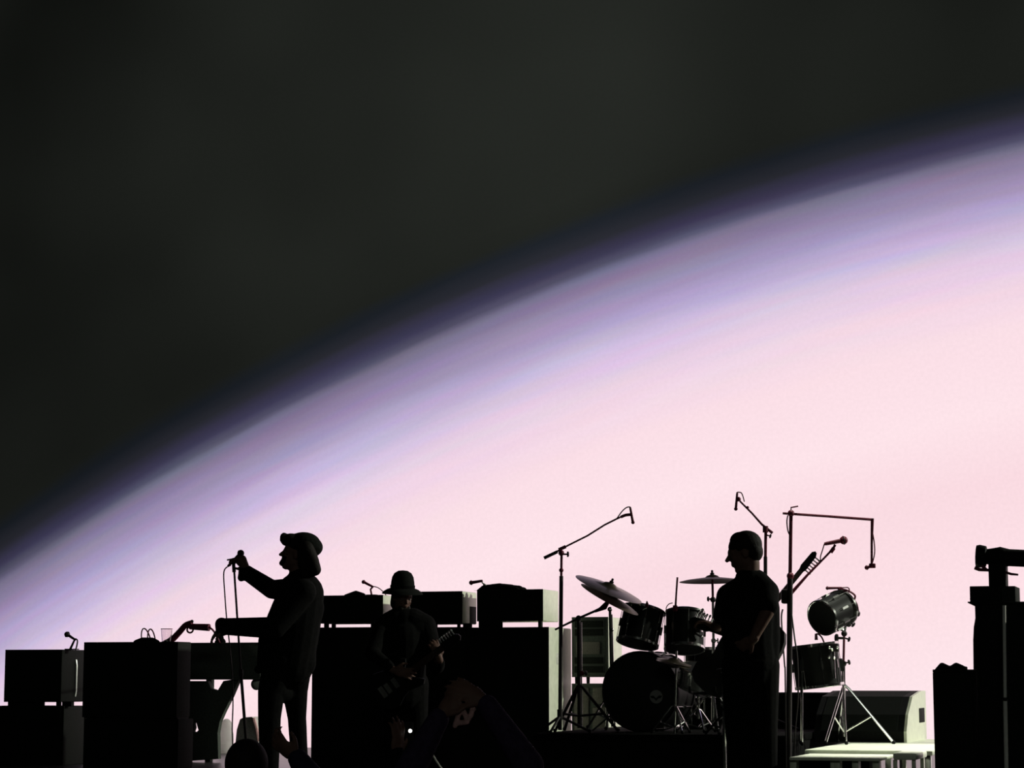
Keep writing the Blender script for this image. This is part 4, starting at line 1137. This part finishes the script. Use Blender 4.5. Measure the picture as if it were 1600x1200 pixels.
for q in (-0.085, 0.085):
    limb(j, [S(472, 862, q), S(474, 880, q * 1.1), S(476, 898, q)], [0.035, 0.04, 0.025])
j.remesh(0.008, 3).build('hair', 'hair', singer)
j = MB()
for q in (-0.03, 0, 0.03):
    limb(j, [S(450, 868, q), S(446, 874, q), S(440.5, 880, q * 0.6)], [0.03, 0.026, 0.02])
j.remesh(0.006, 3).build('beard', 'hair', singer)
shoe(singer, an1, LEFT); shoe(singer, an2, LEFT + AWAY * 0.2)
# his microphone and stand
microphone('vocal microphone gripped in the raised hand of the singer', S(380, 860.5, -0.02), S(356, 885, -0.03), 0.0125, 'black_metal', ballr=0.024,
           cable=[S(356, 885, -0.03), S(351, 890, -0.03), S(349.5, 900, -0.03), S(351, 925, -0.03), S(354, 965, -0.03), S(359, 1010, 0.1), S(363, 1060, 0.1), S(364, 1100, 0.1), S(363, 1150, 0.1), S(368, 1233, 0.1)])
b0 = S(390, 1230, 0.26)
sS = thing('microphone_stand', 'straight thin microphone stand held by the singer', 'microphone stand', (b0.x, b0.y, 0))
MB().lathe((b0.x, b0.y, 0), UP, [(0.13, 0), (0.13, 0.012), (0.04, 0.028), (0.016, 0.05)], 28).build('base', 'black_metal', sS)
MB().tube([(b0.x, b0.y, 0.03), S(376.5, 1052, 0.01)], 0.011, 10).build('lower_tube', 'black_metal', sS)
MB().tube([S(376.5, 1054, 0.01), S(365.5, 885, -0.02)], 0.0075, 10).build('upper_tube', 'black_metal', sS)
MB().tube([S(376.8, 1056, 0.01), S(376.2, 1046, 0.01)], 0.016, 10).build('clutch', 'black_metal', sS)
MB().tube([S(365.8, 894, -0.02), S(365, 882, -0.02), S(367, 875, -0.02)], [0.013, 0.012, 0.014], 10).build('clip', 'black_metal', sS)
MB().tube([S(366, 873.5, -0.05), S(354.5, 875, -0.05)], [0.008, 0.005], 8).build('clip_lever', 'black_metal', sS)

# --- guitars
def guitar(label, c, head, nrm, scale=1.0, slim=1.0, bodymat='black_lacquer', group=None, length=None):
    c, head, n = Vector(c), Vector(head), Vector(nrm)
    ax = (head - c).normalized(); n = (n - ax * n.dot(ax)).normalized(); s = ax.cross(n)
    L = (head - c).length
    t = thing('electric_guitar', label, 'guitar', c - UP * 0.2, group)
    hw = [(-0.22, 0.0), (-0.21, 0.09), (-0.17, 0.145), (-0.10, 0.16), (-0.03, 0.125), (0.03, 0.11), (0.09, 0.125), (0.15, 0.135), (0.18, 0.11), (0.15, 0.075), (0.10, 0.045), (0.10, -0.045), (0.13, -0.07), (0.15, -0.10), (0.12, -0.125), (0.06, -0.12), (0.0, -0.115), (-0.07, -0.135), (-0.13, -0.155), (-0.19, -0.12), (-0.215, -0.06)]
    outl = [c + ax * u * scale + s * v * scale - n * 0.02 for u, v in hw]
    MB().prism(outl, n * 0.04).build('body', bodymat, t)
    MB().obox(c + ax * (0.08 + (L - 0.08 - 0.09) / 2) + n * 0.025, (ax, s, n), ((L - 0.08 - 0.09) / 2, 0.026 * slim, 0.012)).build('neck', 'wood', t)
    hl = [(u, v * slim) for u, v in ((0, -0.024), (0.02, -0.036), (0.14, -0.03), (0.165, -0.012), (0.17, 0.012), (0.15, 0.034), (0.03, 0.038), (0, 0.024))]
    o = c + ax * (L - 0.10) + n * 0.012
    hd = MB().prism([o + ax * u + s * v for u, v in hl], n * 0.016).build('headstock', bodymat, t)
    for i in range(6):
        p = o + ax * (0.02 + 0.023 * i) - s * (0.016 + 0.034 * slim) + n * 0.006
        MB().tube([p + s * 0.02, p - s * 0.012], 0.005, 8).ell(p - s * 0.018, (ax, s, n), (0.009, 0.012, 0.005), 10, 6).build('tuner', 'chrome', hd)
    for u in (-0.02, -0.09):
        MB().obox(c + ax * u * scale + n * 0.023, (ax, s, n), (0.018, 0.04, 0.006)).build('pickup', 'chrome', t)
    MB().obox(c - ax * 0.14 * scale + n * 0.023, (ax, s, n), (0.02, 0.045, 0.006)).build('bridge', 'chrome', t)
    for i in range(6):
        MB().tube([c - ax * 0.14 * scale + s * (i - 2.5) * 0.008 + n * 0.032, o + s * (i - 2.5) * 0.007 + n * 0.026], 0.0009, 4).build('string', 'chrome', t)
    return t

# --- the standing guitarist
dG = 14.0
G = lambda px, py, off=0.0: D(px, py, dG + off)
body = MB()
hcg = G(1163, 863)
hfg = (LEFT * 0.97 - UP * 0.22 + AWAY * 0.15).normalized()
L, ax = head_shapes(body, hcg, hfg, UP - RIGHT * 0.15, 0.262, G(1170, 905), nose=1.06)
limb(body, [G(1170, 908), G(1168, 955), G(1170, 1000), G(1174, 1040)], [0.07, 0.14, 0.14, 0.13])
shl, shr = G(1139, 932, 0.10), G(1197, 926, -0.06)
ell_, wrl = G(1128, 965, 0.22), G(1118, 980, 0.42)
elr, wrr = G(1199, 955, -0.20), G(1176, 1000, -0.20)
limb(body, [G(1162, 922), shl, ell_, wrl], [0.06, 0.065, 0.045, 0.03])
limb(body, [G(1180, 918), shr, elr, wrr], [0.06, 0.065, 0.046, 0.030])
hand_shapes(body, wrl, LEFT * 0.6 + AWAY * 0.5 + UP * 0.3, -AWAY * 0.2 - UP, curl=0.6)
hand_shapes(body, wrr, LEFT * 0.7 - UP * 0.4 + AWAY * 0.5, AWAY, curl=0.4, thumb=-1)
a1, a2 = G(1160, 1228, 0.0), G(1196, 1228, -0.05)
limb(body, [G(1160, 1050), G(1158, 1140, 0.03), a1], [0.10, 0.065, 0.042])
limb(body, [G(1188, 1050), G(1192, 1140, -0.04), a2], [0.10, 0.065, 0.042])
body.ell(G(1149, 864), (RIGHT, AWAY, UP), (0.050, 0.052, 0.045))
gtr = body.remesh(0.007, 3).build('person', 'skin', label='bareheaded guitarist in a short-sleeved dark shirt looking down at the drums', cat='person')
eyes(gtr, L, ax, 0.262)
j = MB()
j.cap(G(1169, 905), G(1169, 916), 0.085, 0.11)
limb(j, [G(1171, 908), G(1168, 950), G(1170, 1000), G(1174, 1036)], [0.095, 0.185, 0.17, 0.165])
limb(j, [G(1182, 912), G(1194, 950), G(1196, 1000), G(1195, 1034)], [0.09, 0.10, 0.095, 0.09])
limb(j, [G(1164, 918), shl, G(1130, 962, 0.2)], [0.085, 0.082, 0.066])
limb(j, [G(1180, 912), shr, G(1200, 947, -0.185)], [0.095, 0.085, 0.068])
limb(j, [G(1160, 1036), G(1195, 1036)], [0.10, 0.09])
j.remesh(0.008, 3).build('shirt', 'black_cloth', gtr)
j = MB()
limb(j, [G(1160, 1040), G(1156, 1140, 0.03), G(1160, 1226)], [0.135, 0.095, 0.075])
limb(j, [G(1188, 1040), G(1193, 1140, -0.04), G(1196, 1226, -0.05)], [0.125, 0.09, 0.075])
limb(j, [G(1172, 1035), G(1174, 1075)], [0.17, 0.14])
j.remesh(0.008, 3).build('trousers', 'black_cloth', gtr)
j = MB()
axg = ax
j.ell(L(-0.08, 0, 0.16), axg, (0.40 * 0.262, 0.36 * 0.262, 0.36 * 0.262)).ell(L(-0.22, 0, -0.02), axg, (0.24 * 0.262, 0.32 * 0.262, 0.28 * 0.262)).ell(G(1156, 846), (RIGHT, AWAY, UP), (0.066, 0.072, 0.062)).ell(G(1150, 855), (RIGHT, AWAY, UP), (0.050, 0.066, 0.05))
j.remesh(0.007, 3).build('hair', 'hair', gtr)
shoe(gtr, a1, LEFT + AWAY * 0.5); shoe(gtr, a2, LEFT + AWAY * 0.2)
guitar('dark electric guitar held by the bareheaded guitarist, neck pointing at the drums', G(1176, 1002, 0.31), G(1090, 972, 0.52), AWAY * 1.0 + LEFT * 0.3)
st = thing('guitar_strap', 'dark strap across the shoulder of the bareheaded guitarist', 'strap', G(1160, 1000, 0.2))
# spare guitar on its stand behind the crossbar stand
YSG = 15.75
gc, gh = D(1212, 940, 15.55), D(1266, 874, 15.55)
ax_ = (gh - gc).normalized()
gc = gh - ax_ * 0.98
guitar('spare dark guitar whose tuning pegs show beside the crossbar stand', gc, gh, AWAY + RIGHT * 0.1, slim=0.7)

gs = thing('guitar_stand', 'black folding stand under the spare guitar behind the bareheaded guitarist', 'guitar stand', (gc.x, gc.y, RZ))
low = gc - ax_ * 0.21
tripod(gs, RZ, (gc.x, gc.y + 0.085, 0), RZ + 0.16, 0.2, 0.5, 0.009)
MB().tube([(gc.x, gc.y + 0.085, RZ + 0.05), (gc.x, gc.y + 0.085, gc.z - 0.05), gc + Vector((0.02, 0.08, 0.05))], 0.012, 10).build('post', 'black_metal', gs)
for q in (-0.09, 0.09):
    MB().tube([(gc.x, gc.y + 0.085, low.z - 0.02), low + Vector((q, 0.05, -0.03)), low + Vector((q, -0.05, -0.02)), low + Vector((q, -0.055, 0.02))], 0.009, 8).build('cradle_arm', 'rubber', gs)

# --- the guitarist in the brimmed hat
dH = 17.0
Hh = lambda px, py, off=0.0: D(px, py, dH + off)
body = MB()
hch = Hh(629, 933, 0)
hfh = (-AWAY * 0.85 + RIGHT * 0.42 - UP * 0.28).normalized()
L, ax = head_shapes(body, hch, hfh, UP, 0.225, Hh(632, 968, 0.02))
limb(body, [Hh(632, 968), Hh(632, 1000), Hh(632, 1040), Hh(632, 1075)], [0.09, 0.14, 0.135, 0.14])
s1, s2 = Hh(601, 977), Hh(664, 977)
e1, w1 = Hh(581, 1021, -0.20), Hh(616, 1047, -0.318)
e2, w2 = Hh(682, 1040, -0.12), Hh(686, 1028, -0.32)
limb(body, [Hh(620, 970), s1, e1, w1], [0.08, 0.062, 0.044, 0.028])
limb(body, [Hh(645, 970), s2, e2, w2], [0.08, 0.062, 0.044, 0.028])
hand_shapes(body, w1, RIGHT * 0.9 - UP * 0.2 - AWAY * 0.1, AWAY * 1.0, curl=0.45, thumb=-1)
hand_shapes(body, w2, UP * 0.7 - RIGHT * 0.25 - AWAY * 0.1, AWAY * 0.9 - RIGHT * 0.3, curl=0.75)
a1, a2 = Hh(614, 1200), Hh(652, 1200)
limb(body, [Hh(622, 1075), Hh(616, 1140), a1], [0.10, 0.062, 0.042])
limb(body, [Hh(644, 1075), Hh(650, 1140), a2], [0.10, 0.062, 0.042])
hat_man = body.remesh(0.007, 3).build('person', 'skin', label='guitarist in a brimmed hat standing before the black cabinets', cat='person')
eyes(hat_man, L, ax, 0.225)
j = MB()
limb(j, [Hh(632, 970), Hh(632, 1000), Hh(632, 1040), Hh(632, 1085)], [0.105, 0.17, 0.165, 0.165])
j.cap(Hh(610, 985), Hh(654, 985), 0.11, 0.11)
limb(j, [Hh(620, 970), s1, e1, Hh(609, 1042, -0.305)], [0.10, 0.085, 0.058, 0.04])
limb(j, [Hh(645, 970), s2, e2, Hh(686, 1036, -0.24)], [0.10, 0.085, 0.065, 0.045])
j.remesh(0.008, 3).build('jacket', 'black_cloth', hat_man)
j = MB()
limb(j, [Hh(622, 1070), Hh(616, 1140), Hh(614, 1200)], [0.13, 0.088, 0.07])
limb(j, [Hh(644, 1070), Hh(650, 1140), Hh(652, 1200)], [0.13, 0.088, 0.07])
j.remesh(0.008, 3).build('trousers', 'black_cloth', hat_man)
hat = MB()
hu = (UP + AWAY * -0.10 + RIGHT * 0.03).normalized()
hb_ = Hh(629, 919, 0)
prof = [(0.160, -0.040), (0.152, -0.026), (0.122, -0.006), (0.094, 0.004), (0.090, 0.05), (0.083, 0.09), (0.066, 0.12), (0.036, 0.138), (1e-5, 0.142)]
hat.lathe(hb_ - hu * 0.004, hu, prof + [], 40)
ho = hat.build('hat', 'felt', hat_man)
MB().lathe(hb_, hu, [(0.0965, 0.002), (0.0965, 0.022), (0.094, 0.022)], 40).build('hat_band', 'black_cloth', ho)
j = MB()
for q in (-1, 1):
    limb(j, [L(-0.12, q * 0.24, 0.05), L(-0.14, q * 0.22, -0.25), L(-0.12, q * 0.18, -0.45)], [0.03, 0.03, 0.015])
limb(j, [L(-0.3, 0, 0.1), L(-0.34, 0, -0.3), L(-0.3, 0, -0.6)], [0.06, 0.06, 0.03])
j.remesh(0.007, 3).build('hair', 'hair', hat_man)
j = MB()
for q in (-0.12, 0, 0.12):
    limb(j, [L(0.26, q, -0.34), L(0.24, q * 0.8, -0.56), L(0.2, q * 0.3, -0.75)], [0.026, 0.026, 0.012])
j.remesh(0.006, 2).build('beard', 'hair', hat_man)
shoe(hat_man, a1, -AWAY + LEFT * 0.3); shoe(hat_man, a2, -AWAY + RIGHT * 0.3)
guitar('dark electric guitar played by the guitarist in the brimmed hat', Hh(622, 1064, -0.225), Hh(708, 1000, -0.35), -AWAY)

# ---------------------------------------------------------------- the black stack on the right
YR = 13.9
t, x0, x1, y1, y2, z0, z1 = cabinet('speaker_stack', 'tall black speaker stack under the pedestal-mounted spotlight', 'speaker', 1523, 1640, 1650, 940, 1200, YR, 'black_vinyl', 'black_vinyl', zb=0.0)
RSX0, RSZ = x0, z1
zz = z1
# rounded left flank
pr_o = [(1529, 1240), (1529, 1046), (1521, 1046), (1520.5, 1000), (1521.5, 980), (1524, 965), (1529, 955), (1529, 950), (1512, 942), (1512, 940), (1531, 940), (1531, 1240)]
MB().prism([P(a_, b_, YR + 0.02) for a_, b_ in pr_o], (0, 0.3, 0)).build('flank', 'black_vinyl', t, smooth=False)
q0, q1 = P(1569, 946, YR - 0.15), P(1572, 1205, YR - 0.15)
gp = thing('grey_pole', 'plain grey metal pole standing in front of the black speaker stack', 'pole', (q1.x, q1.y, 0))
MB().tube([(q1.x, YR - 0.15, 0.0), P(1570.5, 1094, YR - 0.15)], 0.013, 12).build('lower_tube', 'pole_grey', gp)
MB().tube([P(1570.5, 1096, YR - 0.15), P(1569, 946, YR - 0.15)], 0.0105, 12).build('upper_tube', 'pole_grey', gp)
MB().ball(P(1570.5, 1093, YR - 0.15), 0.016).build('clutch', 'black_metal', gp)
MB().lathe((q1.x, YR - 0.15, 0), UP, [(0.12, 0), (0.12, 0.01), (0.02, 0.03)], 24).build('base', 'black_metal', gp)
# spotlight
a_, b_ = P(1515, 916, YR + 0.05), P(1587, 941, YR + 0.05)
sl_ = thing('stage_spotlight', 'black spotlight with round lens hood on a square pedestal', 'spotlight', ((a_.x + b_.x) / 2, YR + 0.2, RSZ))
bx = MB().box((a_.x, YR + 0.05, RSZ - 0.002), (P(1564, 916, YR + 0.05).x, YR + 0.38, a_.z), 0.004)
bx.build('base_box', 'black_vinyl', sl_)
MB().box((P(1564, 916, YR + 0.05).x, YR + 0.05, RSZ - 0.002), (b_.x, YR + 0.36, a_.z - 0.002), 0.004).build('side_plate', 'dark_vinyl', sl_)
MB().box((P(1544, 900, YR + 0.1).x, YR + 0.12, a_.z - 0.01), (P(1571, 900, YR + 0.1).x, YR + 0.28, P(1560, 880, YR + 0.1).z), 0.006).build('yoke', 'black_vinyl', sl_)
c1, c2 = P(1528, 869, YR + 0.2), P(1612, 873, YR + 0.2)
ax_ = (c2 - c1).normalized()
r_ = 0.068
MB().lathe(c1 - ax_ * 0.01, ax_, [(0.068, 0), (0.073, 0.02), (0.066, 0.06), (0.05, 0.065), (0.046, 0.07), (0.045, 0.085)], 28).build('lens_hood', 'black_vinyl', sl_)
MB().lathe(c1 + ax_ * 0.055, ax_, [(0.048, 0), (0.06, 0.06), (0.066, 0.08), (0.06, 0.11), (0.054, 0.14), (0.054, 0.36)], 28).build('barrel', 'black_vinyl', sl_)
MB().tube([P(1523, 887, YR + 0.15), P(1530, 890, YR + 0.15), P(1546, 891, YR + 0.15)], [0.012, 0.011, 0.009], 8).build('front_lever', 'maroon_metal', sl_)
MB().tube([P(1534, 884, YR + 0.15), P(1541, 890, YR + 0.15)], 0.01, 8).build('lever_brace', 'maroon_metal', sl_)
MB().tube([P(1568, 893, YR + 0.15), P(1580, 897, YR + 0.15), P(1591, 898, YR + 0.15)], [0.008, 0.008, 0.006], 8).build('rear_lever', 'maroon_metal', sl_)
MB().tube([P(1516, 935, YR + 0.2), P(1520, 938, YR + 0.2)], 0.006, 8).build('latch', 'black_metal', sl_)
# lower box
t, x0, x1, y1, y2, z0, z1 = cabinet('speaker_cabinet', 'black speaker box with a lumpy bundle on top beside the tall stack', 'speaker', 1457, 1522.6, 1536, 1046, 1200, YR, 'black_vinyl', 'black_vinyl', zb=0.0)
mb = MB()
for (a_, b_), (c_, d_) in (((1465, 1044), (1472, 1036)), ((1472, 1036), (1480, 1040)), ((1480, 1041), (1488, 1041)), ((1488, 1040), (1494, 1036)), ((1494, 1036), (1503, 1040)), ((1503, 1040), (1504, 1044))):
    mb.cap(P(a_, b_ + 4, YR + 0.12), P(c_, d_ + 4, YR + 0.12), 0.018, 0.018); mb.cap(P(a_, b_ + 4, YR + 0.2), P(c_, d_ + 4, YR + 0.2), 0.02, 0.02)
mb.box((P(1464, 1044, YR + 0.1).x, YR + 0.1, z1 - 0.012), (P(1508, 1044, YR + 0.1).x, YR + 0.24, z1 + 0.02))
mb.remesh(0.006, 3).rest(z1).build('cable_bundle', 'black_cloth', label='lumpy dark bundle lying on the black speaker box', cat='cable')
# towels between the cabinets
mb = MB()
random.seed(11)
for (a_, b_), (c_, d_) in (((711, 1134), (716, 1118)), ((716, 1118), (722, 1108)), ((722, 1108), (726, 1114)), ((726, 1114), (730, 1126)), ((730, 1126), (736, 1118)), ((738, 1106), (740, 1108)), ((716, 1130), (730, 1128)), ((736, 1118), (738, 1108))):
    mb.cap(P(a_, b_, YA - 0.05), P(c_, d_, YA - 0.05), 0.022, 0.022)
mb.remesh(0.006, 3).build('towel', 'pink_cloth', label='crumpled pale pink towel hung on the front of the black cabinets', cat='towel')
MB().cap(P(707, 1094, YA - 0.02), P(715, 1097, YA - 0.02), 0.018, 0.012).remesh(0.005, 2).build('tag', 'red_cloth', label='tiny red tag on the front of the black cabinets above the pink towel', cat='tag')
MB().tube(smoothpts([D(664, 1138, 16.2), D(667, 1155, 16.2), D(674, 1175, 16.2), D(688, 1198, 16.2), D(700, 1210, 16.2)], 6), 0.008, 6).build('guitar_lead', 'grey_plastic', label='pale curling guitar lead hanging from the hatted player', cat='cable')

# ---------------------------------------------------------------- the crowd in the pit
GZ = -1.2
def fan(label, d, hpx, headpy, arms, cloth, skin='skin', fwd=None, phone=None):
    """audience member seen from behind; arms: list of (elbow px,py,off, wrist px,py,off, hand dir(px,py), thumb)"""
    K = lambda px, py, off=0.0: D(px, py, d + off)
    H = 0.23
    hc = K(hpx, headpy)
    hc.z = min(hc.z, 10)
    mb = MB()
    f = AWAY
    nz = hc - UP * 0.20
    L, ax = head_shapes(mb, hc, f, UP, H, nz)
    hip = Vector((hc.x, hc.y, GZ + (hc.z - GZ) * 0.56))
    ch = hc - UP * 0.42
    limb(mb, [nz, ch, hip], [0.09, 0.14, 0.14])
    for s in (-1, 1):
        kn = Vector((hc.x, hc.y, GZ + (hc.z - GZ) * 0.30)) + RIGHT * s * 0.11
        an = Vector((hc.x, hc.y, GZ + 0.09)) + RIGHT * s * 0.13
        limb(mb, [hip + RIGHT * s * 0.08, kn, an], [0.10, 0.06, 0.045])
    j = MB()
    limb(j, [nz - UP * 0.03, ch, hip - UP * 0.05], [0.10, 0.165, 0.165])
    j.cap(ch + RIGHT * 0.12 + UP * 0.1, ch - RIGHT * 0.12 + UP * 0.1, 0.10, 0.10)
    for s, arm in zip((-1, 1), arms):
        sh = hc - UP * 0.28 + RIGHT * s * 0.19
        if arm is None:
            el, wr = sh - UP * 0.28 + RIGHT * s * 0.04, sh - UP * 0.40 + AWAY * 0.2
            hdir, th, curl = AWAY - UP * 0.2, s, 0.5
        else:
            ex, ey, eo, wx, wy, wo, hx, hy, th, curl = arm
            el, wr = K(ex, ey, eo), K(wx, wy, wo)
            hdir = K(hx, hy, wo) - wr
        limb(mb, [ch + UP * 0.1, sh, el, wr], [0.10, 0.06, 0.045, 0.029])
        hand_shapes(mb, wr, hdir, AWAY * 0.6 + RIGHT * (-s) * 0.6, curl=curl, thumb=th)
        limb(j, [ch + UP * 0.1, sh, el, wr.lerp(el, 0.06)], [0.11, 0.085, 0.064, 0.045])
    o = mb.remesh(0.008, 3).build('person', skin, label=label, cat='person', group=None)
    j.remesh(0.009, 3).build('hooded_top', cloth, o)
    t = MB()
    for s in (-1, 1):
        kn = Vector((hc.x, hc.y, GZ + (hc.z - GZ) * 0.30)) + RIGHT * s * 0.11
        an = Vector((hc.x, hc.y, GZ + 0.1)) + RIGHT * s * 0.13
        limb(t, [hip + RIGHT * s * 0.08, kn, an], [0.13, 0.085, 0.07])
        shoe(o, an, AWAY, GZ)
    t.remesh(0.01, 3).build('trousers', 'black_cloth', o)
    eyes(o, L, ax, H)
    hr = MB()
    hr.ell(L(-0.10, 0, 0.12), ax, (0.42 * H, 0.37 * H, 0.42 * H)).ell(L(-0.2, 0, -0.15), ax, (0.26 * H, 0.33 * H, 0.34 * H))
    hr.remesh(0.009, 3).build('hair', 'hair', o)
    return o
fan('concertgoer in a dark purple sleeve with both hands raised together', 9.0, 745, 1270,
    ((640, 1205, 0.05, 688, 1118, 0.1, 712, 1085, 1, 0.35), (826, 1196, 0.05, 757, 1096, 0.1, 728, 1078, -1, 0.35)), 'purple_cloth')
fan('concertgoer in a navy sleeve raising one bent hand below the singer', 9.6, 505, 1300,
    ((486, 1218, 0.0, 464, 1183, 0.05, 447, 1170, 1, 0.6), None), 'navy_cloth')
fan('dark-haired concertgoer whose crown shows under the mic stand of the singer', 8.6, 386, 1204, (None, None), 'black_cloth')
fan('concertgoer with one dark hand lifted below the hatted guitarist', 10.6, 606, 1290,
    (None, (634, 1216, 0.0, 620, 1178, 0.05, 623, 1140, 1, 0.3)), 'black_cloth')
c = D(641, 1143, 10.65)
lp = thing('phone', 'phone with a tiny glowing white torch held up in the crowd', 'phone', D(639, 1160, 10.65))
pn = -AWAY
MB().obox(D(634, 1148, 10.70), (RIGHT, UP, AWAY), (0.035, 0.06, 0.004)).build('body', 'black_lacquer', lp)
MB().lathe(D(641, 1142, 10.696), pn, [(0.009, 0), (0.009, 0.002), (1e-5, 0.0025)], 14).build('torch', 'lamp_white', lp)

# remove any empty left without parts
for o in list(bpy.data.objects):
    if o.type == 'EMPTY' and not o.children and 'label' in o:
        bpy.data.objects.remove(o)
